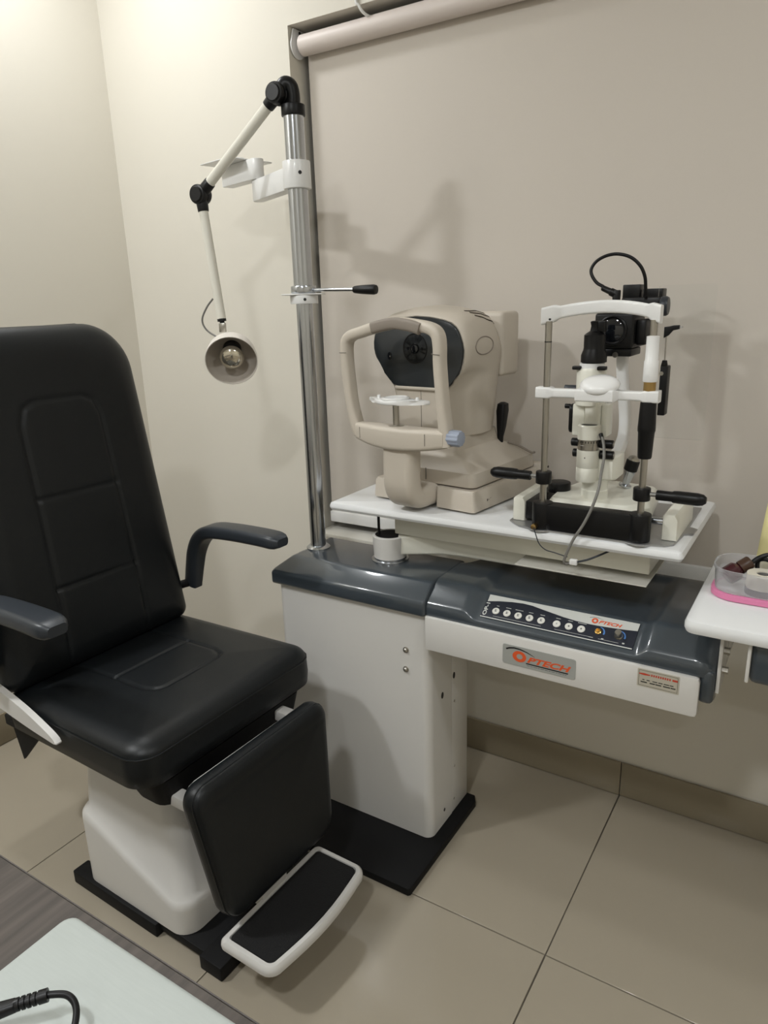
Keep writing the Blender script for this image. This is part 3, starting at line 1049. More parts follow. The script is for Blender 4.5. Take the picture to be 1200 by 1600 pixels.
def build_chair():
    t = thing('examination_chair', 'black leather examination chair with white base, armrests and footrest', 'chair', (-1.22, .965, 0), R(-1.5))
    # floor plate with side bars and front foot
    bm = new()
    box(bm, (-.215, -.165, .014), (.285, .165, .034), .003)
    wp = finish('base_plate', bm, 'matte_black', t)
    for s in (-1, 1):
        bm = new()
        box(bm, (-.222, s * .155 - .022, 0), (.085, s * .155 + .022, .036), .004)
        finish('side_bar', bm, 'matte_black', t)
    bm = new()
    box(bm, (.225, -.178, 0), (.29, .178, .036), .004)
    finish('front_foot', bm, 'matte_black', t)
    # white housing
    bm = new()
    base = rrect(.365, .335, .045, 8, cx=-.003, cy=0)
    def sub(p, sx, sy, z, ox=0):
        return (-.003 + (p[0] + .003) * sx + ox, p[1] * sy, z)
    def zt(x, y):
        k = min(1, max(0, (x + .07) / .22))
        k = k * k * (3 - 2 * k)
        return .225 - .11 * k
    loops = [[sub(p, 1, 1, .036) for p in base]]
    loops.append([sub(p, 1, 1, zt(*p) - .020) for p in base])
    loops.append([sub(p, .995, .995, zt(*p) - .008) for p in base])
    loops.append([sub(p, .97, .965, zt(*p) + .001) for p in base])
    loops.append([sub(p, .925, .905, zt(*p) + .010, -.002) for p in base])
    loops.append([sub(p, .885, .86, .27 + .3 * (zt(*p) - .14), -.008) for p in base])
    loops.append([sub(p, .84, .82, .36, -.014) for p in base])
    loops.append([sub(p, .81, .78, .455, -.018) for p in base])
    loft(bm, loops)
    finish('base_housing', bm, 'white_paint', t, sharp=60)
    # seat
    yw = .106
    X0 = -.255
    ya, yb_ = -.098, .112
    g1 = [(ya, 0), (ya, .285), (ya + .01, .312), (ya + .03, .322), (yb_ - .03, .322), (yb_ - .01, .312), (yb_, .285), (yb_, 0)]
    g2 = [(ya, .190), (yb_, .190)]
    fn = lambda a, b, h: (X0 + b, a + .011, .528 + h + .008 * (b / .47))
    bm, outl = cushion(.250, .259, .472, .03, .055, .026, .04, .072, fn, [(g1, .0035), (g2, .0035)], gw=.0035, crown=.010, nu=110, nv=124)
    seat = finish('seat', bm, 'leather', t, sharp=70)
    bm = new()
    tube(bm, [Vector(fn(a * 1.003, b + (.001 if b > .24 else -.001), .002)) for a, b in outl[::3]] + [Vector(fn(*outl[0], .002))], .0016, 6, 0)
    finish('seat_piping', bm, 'leather', seat)
    bm = new()
    loft(bm, [[(x, y, z) for x, y in rrect(wd, dp, .05, 5, cx=cx)] for wd, dp, cx, z in ((.33, .33, -.03, .40), (.40, .42, -.02, .435), (.43, .45, -.02, .47))])
    finish('seat_pan', bm, 'matte_black', t)
    # backrest
    lean = R(7.5)
    BX, BZ = -.218, .555
    up = V(-math.sin(lean), 0, math.cos(lean))
    fw = V(math.cos(lean), 0, math.sin(lean))
    def fb(a, b, h):
        p = V(BX, 0, BZ) + up * b + fw * h
        return (p.x, a, p.z)
    L = .775
    pw0, pw1 = .108, .098
    g = [(-pw0, .0), (-pw1, .562), (-pw1 + .012, .598), (-pw1 + .04, .612), (pw1 - .04, .612), (pw1 - .012, .598), (pw1, .562), (pw0, .0)]
    gs = [(g, .005), ([(-.105, .196), (.105, .196)], .0045), ([(-.102, .400), (.102, .400)], .004)]
    def hol(a, b):
        if b > .62:
            return .006 * math.exp(-((b - .71) / .05) ** 2) * max(0, 1 - (a / .2) ** 2)
        return 0
    bm, outl = cushion(.252, .232, L, .03, .115, .034, .055, .055, fb, gs, gw=.0045, crown=.012, nu=110, nv=150, hollow=hol, tuck=.02)
    back = finish('backrest', bm, 'leather', t, sharp=70)
    bm = new()
    tube(bm, [Vector(fb(a * 1.003, b + (.001 if b > .4 else -.001), -.012)) for a, b in outl[::3]] + [Vector(fb(*outl[0], -.012))], .0018, 6, 0)
    finish('back_piping', bm, 'leather', back)
    bm = new()
    prism(bm, rrect(.42, .66, .1, 6, cy=.38), lambda a, b, h: fb(a, b, h), -.075, -.054, .006)
    finish('back_shell', bm, 'white_paint', t)
    # armrests
    for s in (-1, 1):
        y = s * .292 if s > 0 else -.284
        dx = 0 if s > 0 else -.03
        path = spline([(.118 + dx, y, .800), (.06 + dx, y, .803), (-.05 + dx, y, .801), (-.125 + dx, y, .793), (-.165 + dx, y, .770), (-.192, y, .730), (-.208, y, .68), (-.222, y, .625)], 5)
        n = len(path)
        sc = [(.72, .72)] + [(.95, .95)] + [(1, 1)] * (n - 2)
        sc = []
        for i in range(n):
            k = i / (n - 1)
            e = 1 if i > 2 else (.62, .88, .97)[i]
            sc.append(((1.0 - .45 * max(0, k - .45) / .55) * e, (1.0 + .45 * max(0, k - .45)) * e))
        bm = new()
        sweep(bm, path, rrect(.062, .036, .012, 4), up=(0, 0, 1) if False else None, scales=sc) if False else sweep(bm, path, [(a, b) for a, b in rrect(.062, .034, .012, 4)], up=(-1, 0, 1), scales=sc)
        finish('armrest', bm, 'arm_grey', t, sharp=50)
        bm = new()
        cyl(bm, (-.240, s * .235, .632), (-.226, s * .29, .632), .011, n=22, b=.002)
        finish('arm_pivot', bm, 'matte_black', t)
        if s > 0:
            continue
        # white side rail linking seat and back
        bm = new()
        poly = [(-.30, .594), (-.233, .583), (-.134, .560), (-.065, .536), (-.036, .523), (-.024, .511), (-.06, .513), (-.13, .520), (-.22, .533), (-.30, .545)]
        prism(bm, smoothpoly(poly, 3), lambda a, b, q: (a, q, b), min(s * .252, s * .266), max(s * .252, s * .266), .003)
        finish('side_rail', bm, 'white_paint', t)
    # black dust flaps under the seat
    bm = new()
    loft(bm, [[(-.50, -.12, .335), (-.36, -.13, .33), (-.36, -.124, .33), (-.50, -.114, .335)], [(-.475, -.12, .25), (-.45, -.13, .24), (-.45, -.124, .24), (-.475, -.114, .25)]])
    finish('dust_flap', bm, 'matte_black', t)
    bm = new()
    box(bm, (-.50, -.135, .33), (-.16, .135, .36), .004)
    finish('rear_support', bm, 'matte_black', t)
    bm = new()
    box(bm, (-.42, -.1, .36), (-.30, .1, .62), .01)
    finish('back_bracket', bm, 'matte_black', t)
    # leg rest
    ll = R(6)
    up2 = V(-math.sin(ll), 0, math.cos(ll))
    fw2 = V(math.cos(ll), 0, math.sin(ll))
    def fl(a, b, h):
        p = V(.322, -.002, .160) + up2 * b + fw2 * h
        return (p.x, p.y + a, p.z)
    bm, outl = cushion(.166, .203, .318, .045, .04, .016, .022, .03, fl, [([(-.18, .28), (.18, .28)], .0012)], gw=.005, crown=.006, nu=70, nv=80, tuck=.006)
    leg = finish('leg_rest', bm, 'leather', t, sharp=70)
    bm = new()
    tube(bm, [Vector(fl(a, b, .001)) for a, b in outl[::3]] + [Vector(fl(*outl[0], .001))], .0016, 6, 0)
    finish('leg_rest_piping', bm, 'leather', leg)
    bm = new()
    prism(bm, [(a * .95, .159 + (b - .159) * .96) for a, b in outl[:-1:3]], fl, -.036, -.029)
    finish('leg_rest_frame', bm, 'white_paint', t)
    for y, dz in ((-.175, -.03), (.13, 0)):
        bm = new()
        box(bm, (.16, y, .425 + dz), (.268, y + .03, .452 + dz), .005)
        finish('hinge_bracket', bm, 'white_paint', t)
    bm = new()
    loft(bm, [[(x, y, z) for x, y in rrect(wd, dp, .03, 5, cx=cx, cy=.01)] for wd, dp, cx, z in ((.07, .30, .165, .375), (.10, .40, .150, .40), (.13, .44, .140, .462))])
    finish('front_shroud', bm, 'matte_black', t)
    bm = new()
    box(bm, (.12, -.10, .36), (.25, -.02, .41), .006)
    finish('hinge_motor', bm, 'matte_black', t)
    # foot plate
    def fpoly(ins, bul):
        p = []
        x0, x1, y0, y1 = .298 + ins, .447 - ins, -.183 + ins, .137 - ins
        r = max(.03 - ins, .006)
        for cx, cy, a0 in ((x1 - r, y0 + r, -90), (x1 - r, y1 - r, 0), (x0 + r * .5, y1 - r * .5, 90), (x0 + r * .5, y0 + r * .5, 180)):
            rr = r if cx > .4 else r * .5
            for k in range(7):
                a = R(a0 + 15 * k)
                p.append((cx + rr * math.cos(a), cy + rr * math.sin(a)))
            if a0 == -90:
                for q in range(1, 8):
                    yy = y0 + r + (y1 - y0 - 2 * r) * q / 8
                    p.append((x1 + bul * math.sin(PI * q / 8), yy))
        return p
    bm = new()
    loft(bm, [[(x, y, z) for x, y in fpoly(i, .012)] for i, z in ((.008, .098), (.001, .103), (0, .110), (.001, .117), (.006, .1225), (.015, .1225), (.0165, .116))])
    fo = finish('foot_plate', bm, 'white_paint', t, sharp=45)
    bm = new()
    prism(bm, fpoly(.0175, .011), XY, .115, .1215, .001, 1)
    finish('rubber_mat', bm, 'rubber', fo)
    bm = new()
    box(bm, (.265, -.06, .10), (.31, .02, .20), .006)
    finish('foot_bracket', bm, 'white_paint', t)
build_chair()

# ------------------------------------------------------------------ autorefractor
def build_autorefractor():
    t = thing('autorefractor', 'beige tabletop autorefractor with black face, chin rest frame and blue-grey knob', 'autorefractor', (-.83, 1.456, .875), R(-7))
    # base: two lobes in front with a notch for the chin rest column
    pts = [(-.138, -.004), (-.040, -.004), (-.040, .045), (.052, .045), (.052, -.004), (.160, -.004), (.166, .31), (.12, .322), (-.10, .322), (-.138, .31)]
    bm = new()
    cx, cy = .012, .17
    def ring(k, z):
        return [(cx + (x - cx) * k, cy + (y - cy) * k, z) for x, y in pts]
    loft(bm, [ring(1.0, .006), ring(1.0, .012), ring(.985, .048), ring(.965, .054)])
    bev(bm, [e for e in bm.edges if abs(e.verts[0].co.z - e.verts[1].co.z) > .004], .008, 3)
    base = finish('base', bm, 'ar_body', t)
    for x, y in ((-.10, .04), (.13, .04), (.13, .28), (-.1, .28)):
        bm = new()
        cyl(bm, (x, y, 0), (x, y, .008), .012, n=16)
        finish('rubber_foot', bm, 'black', base)
    bm = new()
    box(bm, (-.105, .03, .052), (.132, .31, .0575))
    finish('slide_gap', bm, 'black', t)
    bm = new()
    box(bm, (.06, .312, .008), (.168, .350, .062), .006)
    rp = finish('rear_port_panel', bm, 'ar_body', t)
    for k in range(3):
        bm = new()
        cyl(bm, (.168, .325 + .009 * k, .05), (.1695, .325 + .009 * k, .05), .003, n=10)
        finish('port', bm, 'slot', rp)
    bm = new()   # little printed mark on the base side
    for k in range(3):
        box(bm, (.1595, .052 + .007 * k, .020), (.1605, .056 + .007 * k, .020 + .008 - .002 * (k % 2)))
    finish('printed_mark', bm, 'slot', base, kind='stuff')
    # stage skirt
    bm = new()
    def rr(cx, cy, hx, hy, r, z):
        return [(a, b, z) for a, b in rrect(2 * hx, 2 * hy, r, 5, cx, cy)]
    loft(bm, [rr(.013, .165, .133, .150, .018, .0575), rr(.013, .165, .134, .151, .018, .062), rr(.013, .165, .131, .148, .016, .090), rr(.011, .165, .126, .143, .014, .094),
              rr(.000, .155, .098, .112, .02, .122), rr(-.004, .145, .090, .098, .025, .135), rr(-.006, .142, .088, .094, .025, .165)])
    finish('stage', bm, 'ar_body', t, sharp=28)
    bm = new()
    box(bm, (.012, .0128, .064), (.0135, .0150, .0925))
    finish('stage_seam', bm, 'seam', t)
    # head: lofted sections from the face backwards
    face = [(-.089, .284), (-.100, .298), (-.117, .311), (-.121, .325), (-.140, .347), (-.146, .368), (-.144, .398), (-.132, .415), (-.102, .432), (-.02, .4425), (.056, .4335),
            (.088, .419), (.101, .397), (.109, .368), (.105, .338), (.097, .315), (.083, .302), (.069, .284), (.02, .2815), (-.05, .2815)]
    sm = [(-.083, .165), (-.083, .225), (-.085, .26)] + [(-.02 + (a + .02) * 1.025, .365 + (b - .365) * 1.02) for a, b in smoothpoly(face, 2)[:-5]] + [(.067, .26), (.066, .225), (.066, .165)]
    # keep a flat bottom
    sm = [(a, max(b, .165)) for a, b in sm]
    cu = -.02
    def sec(v, kx, kz, low, dz=0):
        out = []
        for a, b in sm:
            f = 1 - min(1, max(0, (b - .165) / .16))       # 1 at the foot, 0 up at the head
            half = abs(a - cu)
            x = cu + (a - cu) * kx
            q_ = min(1, max(0, (b - .165) / .19))
            if b < .375 and low > 0:
                x = cu + math.copysign(max(abs(x - cu), low * (.86 + .16 * q_)), a - cu)
            out.append((x, v, .165 + (b - .165) * kz + dz * (1 - f)))
        return out
    bm = new()
    loft(bm, [sec(.032, .985, .99, .0), sec(.030, 1.005, 1.0, .0), sec(.034, 1.03, 1.025, .0), sec(.055, 1.045, 1.055, .088), sec(.085, 1.05, 1.075, .116), sec(.13, 1.03, 1.078, .134), sec(.175, .99, 1.05, .130), sec(.20, .95, .97, .122), sec(.212, .88, .90, .105)])
    head = finish('head', bm, 'ar_body', t, sharp=42)
    bm = new()
    loft(bm, [[(a, b, z) for a, b in rrect(.166, .150, .03, 5, -.018, .120)] for z in (.1645, .1665)])
    finish('neck_gap', bm, 'seam', t)
    # black front face, lens
    bm = new()
    fs = smoothpoly(face, 2)
    prism(bm, fs, XZ, .0255, .036, .002)
    fc = finish('face', bm, 'ar_face', t)
    bm = new()
    lathe(bm, (-.022, .026, .370), (0, -1, 0), [(.035, 0), (.035, .0015), (.033, .0015), (.032, .0005), (.0, .0005)], 40)
    ln = finish('lens_ring', bm, 'black', t)
    bm = new()
    lathe(bm, (-.022, .0256, .370), (0, -1, 0), [(.0115, 0), (.0115, .003), (.009, .003), (.008, .0015), (0, .0022)], 28)
    finish('lens', bm, 'glass_dark', ln)
    for x in (-.042, -.002):
        bm = new()
        lathe(bm, (x, .0256, .370), (0, -1, 0), [(.0035, 0), (.0035, .0012), (0, .0012)], 14)
        finish('light_port', bm, 'glass_dark', ln)
    for x in (-.098, .052):
        bm = new()
        lathe(bm, (x, .0256, .352), (0, -1, 0), [(1, 0), (1, .0012), (0, .0014)], 16, sx=.006, sy=.009)
        fp = finish('sensor_window', bm, 'glass_dark', fc)
        bm = new()
        lathe(bm, (x + .001, .0245, .351), (0, -1, 0), [(.002, 0), (0, .001)], 10)
        finish('sensor_spot', bm, 'steel', fp)
    bm = new()   # ledge below the face
    box(bm, (-.085, .0235, .2745), (.067, .04, .2825), .003)
    finish('face_ledge', bm, 'ar_body', t)
    bm = new()
    box(bm, (-.012, .0315, .17), (-.0108, .0335, .272))
    finish('front_seam', bm, 'seam', t)
    # vents on the top right, oval badge on the right side, laid on the head's surface
    from mathutils.bvhtree import BVHTree
    me = head.data
    tree = BVHTree.FromPolygons([v.co.copy() for v in me.vertices], [list(p.vertices) for p in me.polygons])
    for k in range(3):
        pts = []
        for j in range(7):
            v = .088 + .006 * k + .082 * j / 6
            hit = tree.ray_cast(V(.074 + .010 * k + .004 * math.sin(PI * j / 6), v, .7), V(0, 0, -1))
            pts.append(hit[0] + V(0, 0, .0004))
        bm = new()
        sweep(bm, spline(pts, 3), rrect(.0046, .0018, .0008, 2), up=(.4, 0, 1))
        finish('vent', bm, 'slot', t)
    pr = []
    for k in range(49):
        a = 2 * PI * k / 48
        hit = tree.ray_cast(V(.5, .106 + .040 * math.cos(a), .374 + .0200 * math.sin(a)), V(-1, 0, 0))
        pr.append(hit[0] + V(.0004, 0, 0))
    bm = new()
    tube(bm, pr, .0013, 6, 0)
    finish('oval_badge', bm, 'ar_pad', t)
    # monitor housing behind
    bm = new()
    box(bm, (-.115, .205, .293), (.106, .290, .447), .012, 3)
    finish('monitor', bm, 'ar_body', t)
    # joystick behind
    bm = new()
    loft(bm, [[(x + .088, y + .232, z) for x, y in rrect(w_, d_, .006, 3, 0, o_)] for w_, d_, o_, z in ((.012, .014, 0, .10), (.014, .016, .002, .14), (.020, .022, .006, .165), (.024, .030, .010, .205), (.022, .026, .012, .222), (.012, .012, .012, .226))])
    finish('joystick', bm, 'black', t)
    bm = new()
    tube(bm, [(.100, .25, .125), (.125, .262, .115), (.15, .28, .098), (.15, .30, .094)], .003, 8)
    finish('joystick_cord', bm, 'ar_pad', t)
    # chin rest frame
    VF = -.070
    path = [(.132, VF, .170), (.128, VF, .215), (.121, VF, .275), (.115, VF, .345), (.1145, VF, .385), (.109, VF, .408), (.090, VF, .420), (.05, VF, .427), (.005, VF, .431), (-.05, VF, .424),
            (-.105, VF, .411), (-.132, VF, .4035), (-.147, VF, .388), (-.149, VF, .35), (-.145, VF, .30), (-.139, VF, .25), (-.128, VF, .205), (-.115, VF, .178)]
    bm = new()
    pth = spline(path, 5)
    sc = []
    for p in pth:
        k = min(1, max(0, (p.z - .37) / .04))
        j = min(1, max(0, (.25 - p.z) / .07))
        sc.append((1.0 + .25 * j + .08 * k, 1.0))
    sweep(bm, pth, rrect(.0225, .034, .009, 4), up=(0, 1, 0), scales=[(a, b) for a, b in sc])
    fr = finish('chin_frame', bm, 'ar_body', t, sharp=50)
    bm = new()
    tube(bm, [(.1045, VF - .0172, .368), (.115, VF - .0176, .367), (.1255, VF - .0168, .366)], .0008, 6, 0)
    tube(bm, [(-.1585, VF - .0165, .366), (-.148, VF - .0176, .366), (-.1378, VF - .0165, .366)], .0008, 6, 0)
    finish('frame_seam', bm, 'seam', fr, kind='stuff')
    bm = new()
    fpad = [(.074, VF - .014, .419), (.05, VF - .014, .4255), (.005, VF - .012, .431), (-.03, VF - .013, .427), (-.058, VF - .014, .4215)]
    sweep(bm, spline(fpad, 5), rrect(.025, .016, .006, 3), up=(0, 1, 0))
    finish('forehead_pad', bm, 'ar_pad', t)
    # lower bar with bulging front
    bm = new()
    n = 16
    L0, loops = [], []
    for k in range(n + 1):
        u = -.118 + .250 * k / n
        q = 1 - ((u - .007) / .125) ** 2
        f = VF - .018 - .022 * q
        z0 = .166 - .012 * q
        loops.append([(u, a, b) for a, b in rrect(VF + .018 - f, .206 - z0, .010, 4, (VF + .018 + f) / 2, (z0 + .206) / 2)])
    loft(bm, loops)
    br = finish('frame_bar', bm, 'ar_body', t, sharp=50)
    for u in (-.098, .093):
        q = 1 - ((u - .007) / .125) ** 2
        bm = new()
        f = VF - .018 - .022 * q
        box(bm, (u - .0006, f - .0005, .172), (u + .0006, f + .002, .198))
        finish('bar_seam', bm, 'seam', br)
    # column under the bar, curling back to the base
    bm = new()
    pth = spline([(.007, -.070, .168), (.007, -.072, .11), (.007, -.071, .068), (.007, -.060, .044), (.007, -.037, .034), (.007, .0, .033), (.007, .040, .033)], 6)
    sweep(bm, pth, rrect(.088, .052, .020, 6), up=(0, -1, -1))
    finish('chin_rest_column', bm, 'ar_body', t)
    # chin rest
    bm = new()
    lathe(bm, (-.003, VF - .006, .205), (0, 0, 1), [(.018, 0), (.018, .002), (.0075, .003), (.0075, .052)], 24)
    finish('chin_post', bm, 'steel', t)
    top = [(-.086, .004), (-.060, -.010), (-.044, -.022), (-.015, -.034), (.010, -.034), (.036, -.022), (.052, -.010), (.080, .004), (.080, .012), (.050, .014), (.030, .024), (-.035, .024), (-.055, .014), (-.086, .012)]
    bm = new()
    prism(bm, smoothpoly(top, 2), lambda a, b, z: (a, VF - .004 + b * 1.1, z), .2565, .266, .003)
    cr = finish('chin_rest', bm, 'white_plastic', t)
    bm = new()
    lathe(bm, (-.003, VF - .006, .266), (0, 0, 1), [(.036, -.002), (.036, .003), (.030, .005), (.024, .001), (.0, 0)], 30, sy=.8)
    finish('chin_cup', bm, 'white_plastic', cr)
    for x in (-.058, .052):
        bm = new()
        cyl(bm, (x, VF + .002, .265), (x, VF + .002, .272), .004, n=12, b=.001)
        finish('paper_pin', bm, 'white_plastic', cr)
    # knob with ribs
    bm = new()
    n = 40
    pr = [((.0178 if k % 4 < 2 else .0163) * math.cos(2 * PI * k / n), (.0178 if k % 4 < 2 else .0163) * math.sin(2 * PI * k / n)) for k in range(n)]
    def kl(u, s):
        return [(u, VF + a * s, .190 + b * s) for a, b in pr]
    loft(bm, [kl(.138, .9), kl(.140, 1), kl(.164, 1), kl(.168, .93), kl(.169, .6)])
    finish('height_knob', bm, 'knob_blue', t, sharp=50)
build_autorefractor()

# ------------------------------------------------------------------ slit lamp
def build_slit_lamp():
    t = thing('slit_lamp', 'white and black slit lamp microscope with chin rest posts and side handles', 'slit lamp', (-.402, 1.411, .875))
    # mounting plate
    bm = new()
    pl = [(-.182, .02), (-.150, -.010), (-.125, -.015), (-.118, -.024), (-.102, -.029), (-.086, -.024), (-.078, -.016), (.078, -.016), (.086, -.025), (.102, -.030), (.118, -.025), (.126, -.012), (.150, -.008), (.166, .010), (.170, .085), (.187, .095), (.189, .130), (.170, .138), (.170, .30), (-.17, .30), (-.182, .2)]
    prism(bm, pl, XY, .0005, .0045, .001, 1)
    finish('mounting_plate', bm, 'plate', t)
    bm = new()
    box(bm, (-.088, -.016, .0045), (.088, .016, .059), .002)
    finish('cross_block', bm, 'black', t)
    for s in (-1, 1):
        bm = new()
        cyl(bm, (s * .1, 0, .0045), (s * .1, 0, .061), .0215, n=32, b=.002)
        finish('post_foot', bm, 'black', t)
        bm = new()
        cyl(bm, (s * .1, 0, .06), (s * .1, 0, .43), .0068, n=24)
        finish('post', bm, 'steel', t)
    bm = new()
    cyl(bm, (-.1, 0, .3895), (-.1, 0, .3915), .0072, n=20)
    finish('post_mark', bm, 'ink', t)
    # handles
    for s, zz in ((1, .101), (-1, .114)):
        bm = new()
        cyl(bm, (s * .1, 0, zz - .013), (s * .1, 0, zz + .013), .0165, n=28, b=.002)
        co = finish('handle_collar', bm, 'black', t)
        bm = new()
        cyl(bm, (s * .113, 0, zz + .001), (s * .135, -.001, zz + .001), .0045, n=16)
        finish('handle_rod', bm, 'chrome', co)
        bm = new()
        d = V(s, -.02, .0 if s > 0 else 0)
        lathe(bm, (s * .128, -.001, zz + .001), d, [(0, 0), (.0095, 0), (.0100, .002), (.0098, .028), (.0115, .031), (.0122, .040), (.0122, .074), (.0105, .084), (.006, .0895), (0, .0905)], 28)
        finish('handle_grip', bm, 'black', co)
    # forehead band
    bm = new()
    loops = []
    n = 24
    for k in range(n + 1):
        x = -.112 + .224 * k / n
        q = 1 - (x / .112) ** 2
        e = max(0, (abs(x) - .084) / .028)
        e = min(1, e * 3)
        hh = .0245 + .008 * e
        th = .012 + .014 * e
        zc = .4395 + .0155 * q
        yc = .038 * q ** .9
        loops.append([(x, a, b) for a, b in rrect(th, hh, .005, 4, yc, zc)])
    loft(bm, loops)
    bd = finish('forehead_band', bm, 'white_plastic', t, sharp=50)
    bm = new()
    cyl(bm, (-.0935, -.012, .434), (-.0935, -.0145, .434), .0022, n=10)
    finish('band_screw', bm, 'ink', bd)
    # chin bar and cup
    bm = new()
    loops = []
    for k in range(37):
        x = -.119 + .238 * k / 36
        ax = abs(x - .006)
        if abs(x) > .087:
            e = 1
        else:
            e = 0
        c = 1 if ax < .040 else 0
        th = .022 + .008 * e + .016 * c
        hh = .0175 + .005 * e + .006 * c
        loops.append([(x, a, b) for a, b in rrect(th, hh, .004, 4, .002 - .012 * c, .2905)])
    loft(bm, loops)
    cb = finish('chin_bar', bm, 'white_plastic', t, sharp=50)
    bm = new()
    bowl = []
    lathe(bm, (.008, -.004, .307), (0, -.42, 1), [(.0, -.006), (.034, -.004), (.0375, -.001), (.0385, .002), (.037, .007), (.030, .0125), (.018, .0155), (0, .0165)], 40, sy=.82, ud=(1, 0, 0))
    finish('chin_cup', bm, 'white_plastic', cb, sharp=60)
    # right post: sleeve, brass nut, black adjusting grip
    bm = new()
    lathe(bm, (.1, 0, 0), (0, 0, 1), [(.0068, .318), (.0125, .318), (.0135, .320), (.0132, .356), (.0118, .358), (.0116, .401), (.0068, .402)], 30)
    finish('post_sleeve', bm, 'white_plastic', t)
    bm = new()
    cyl(bm, (.1, 0, .297), (.1, 0, .319), .0112, n=26)
    finish('brass_nut', bm, 'brass', t)
    bm = new()
    lathe(bm, (.1, 0, 0), (0, 0, 1), [(.0068, .172), (.0122, .172), (.0132, .175), (.0152, .222), (.0165, .226), (.0165, .232), (.0148, .277), (.0142, .2805), (.0068, .2805)], 32)
    finish('adjusting_grip', bm, 'black', t)
    # rail covers and axle
    for s in (-1, 1):
        bm = new()
        x0, x1 = (.138, .167) if s > 0 else (-.176, -.148)
        prism(bm, [(x0, .0045), (x1, .0045), (x1, .048), (x1 - .006, .058), (x0 + .004, .058), (x0, .054)], lambda a, b, q: (a, q, b), .022, .20, .004)
        finish('rail_cover', bm, 'cream', t)
    bm = new()
    box(bm, (-.148, .026, .01), (-.128, .18, .05), .002)
    finish('rail_gear', bm, 'black', t)
    bm = new()
    cyl(bm, (-.148, .034, .040), (.139, .034, .040), .0075, n=24)
    finish('axle', bm, 'chrome', t)
    # base carriage
    bm = new()
    poly = [(-.108, .042), (.062, .042), (.10, .10), (.085, .25), (-.02, .27), (-.09, .235), (-.112, .12)]
    P2 = [(-.012 + (x + .012) * .93, .15 + (y - .15) * .9) for x, y in poly]
    bm2 = loft(bm, [[(x, y, .022) for x, y in poly], [(x, y, .046) for x, y in poly], [(x, y, .057) for x, y in P2]])
    bev(bm, [e for e in bm.edges if abs(e.verts[0].co.z - e.verts[1].co.z) > .004], .012, 3)
    finish('carriage', bm, 'cream', t)
    bm = new()
    cyl(bm, (-.108, .128, .052), (-.108, .128, .075), .025, n=32, b=.003)
    kn = finish('lock_wheel', bm, 'black', t)
    bm = new()
    cyl(bm, (-.108, .128, .0045), (-.108, .128, .053), .004, n=12)
    finish('lock_stem', bm, 'black', kn)
    # joystick
    bm = new()
    j0, j1 = V(.018, .205, .060), V(.036, .205, .132)
    d = (j1 - j0).normalized()
    lathe(bm, j0, d, [(.014, 0), (.014, .004), (.008, .007), (.0085, .012), (.0125, .036), (.0125, .038)], 26)
    js = finish('joystick', bm, 'chrome', t)
    bm = new()
    lathe(bm, j0, d, [(.0125, .038), (.0148, .040), (.0148, .062), (.0130, .064), (0, .064)], 26)
    finish('joystick_grip', bm, 'black', js)
    bm = new()
    lathe(bm, j0, d, [(.0130, .064), (.012, .069), (.007, .073), (0, .074)], 26)
    finish('joystick_button', bm, 'steel', js)
    # lower column: block with front cylinder
    bm = new()
    lathe(bm, (-.020, .098, .055), (0, 0, 1), [(.0285, 0), (.0285, .020), (.0265, .022), (.0265, .030), (.030, .044)], 36)
    finish('column_foot', bm, 'cream', t)
    bm = new()
    prism(bm, [(-.050, .088), (-.040, .078), (.018, .086), (.026, .10), (.026, .15), (-.050, .15)], XY, .098, .152, .006, 3)
    finish('column_block', bm, 'cream', t)
    bm = new()
    lathe(bm, (-.032, .078, 0), (0, 0, 1), [(.0, .0965), (.0225, .0965), (.0235, .0985), (.0235, .1255), (.0228, .1265), (.0235, .1275), (.0235, .164), (.019, .165)], 36)
    lc = finish('lower_cylinder', bm, 'cream', t)
    bm = new()
    lathe(bm, (-.032, .0544, .150), (0, -1, 0), [(.0013, 0), (0, .0004)], 8)
    finish('index_dot', bm, 'ink', lc)
    bm = new()
    lathe(bm, (-.032, .078, 0), (0, 0, 1), [(.019, .164), (.0222, .165), (.0222, .175), (.0218, .1755), (.0222, .176), (.0222, .186), (.019, .187)], 36)
    sr = finish('scale_ring', bm, 'steel', t)
    for k in range(9):
        a = R(-150 + 15 * k)
        bm = new()
        p = V(-.032 + .0222 * math.cos(a), .078 + .0222 * math.sin(a), .1825)
        box(bm, (-.0008, -.0004, -.0022), (.0008, .0004, .0022), mtx=Matrix.Translation(p) @ Matrix.Rotation(a + PI / 2, 4, 'Z'))
        finish('scale_mark', bm, 'ink', sr)
    bm = new()
    lathe(bm, (-.032, .078, 0), (0, 0, 1), [(.019, .187), (.0235, .187), (.0235, .215), (.0215, .2175), (.018, .2175), (.017, .2145), (0, .2145)], 36)
    uc = finish('upper_cylinder', bm, 'cream', t)
    bm = new()
    cyl(bm, (-.032, .078, .2143), (-.032, .078, .2160), .0168, n=28)
    finish('cylinder_cap', bm, 'ink', uc)
    for x0, x1, z in ((-.070, -.054, .177), (-.066, -.054, .154), (-.010, .018, .177), (-.010, .020, .154)):
        bm = new()
        cyl(bm, (x0, .084, z), (x1, .084, z), .0088 if x0 < -.03 else .0092, n=20, b=.0015)
        k = finish('focus_knob', bm, 'black', t)
        if x1 > 0:
            bm = new()
            cyl(bm, (x1, .084, z), (x1 + .001, .084, z), .005, n=16)
            finish('knob_cap', bm, 'steel', k)
    # prism arm between cylinder and tower
    bm = new()
    box(bm, (-.047, .088, .150), (-.016, .125, .262), .003)
    finish('prism_stem', bm, 'cream', t)
    bm = new()
    box(bm, (-.077, .100, .187), (-.050, .145, .256), .004)
    box(bm, (-.016, .100, .187), (-.002, .145, .256), .004)
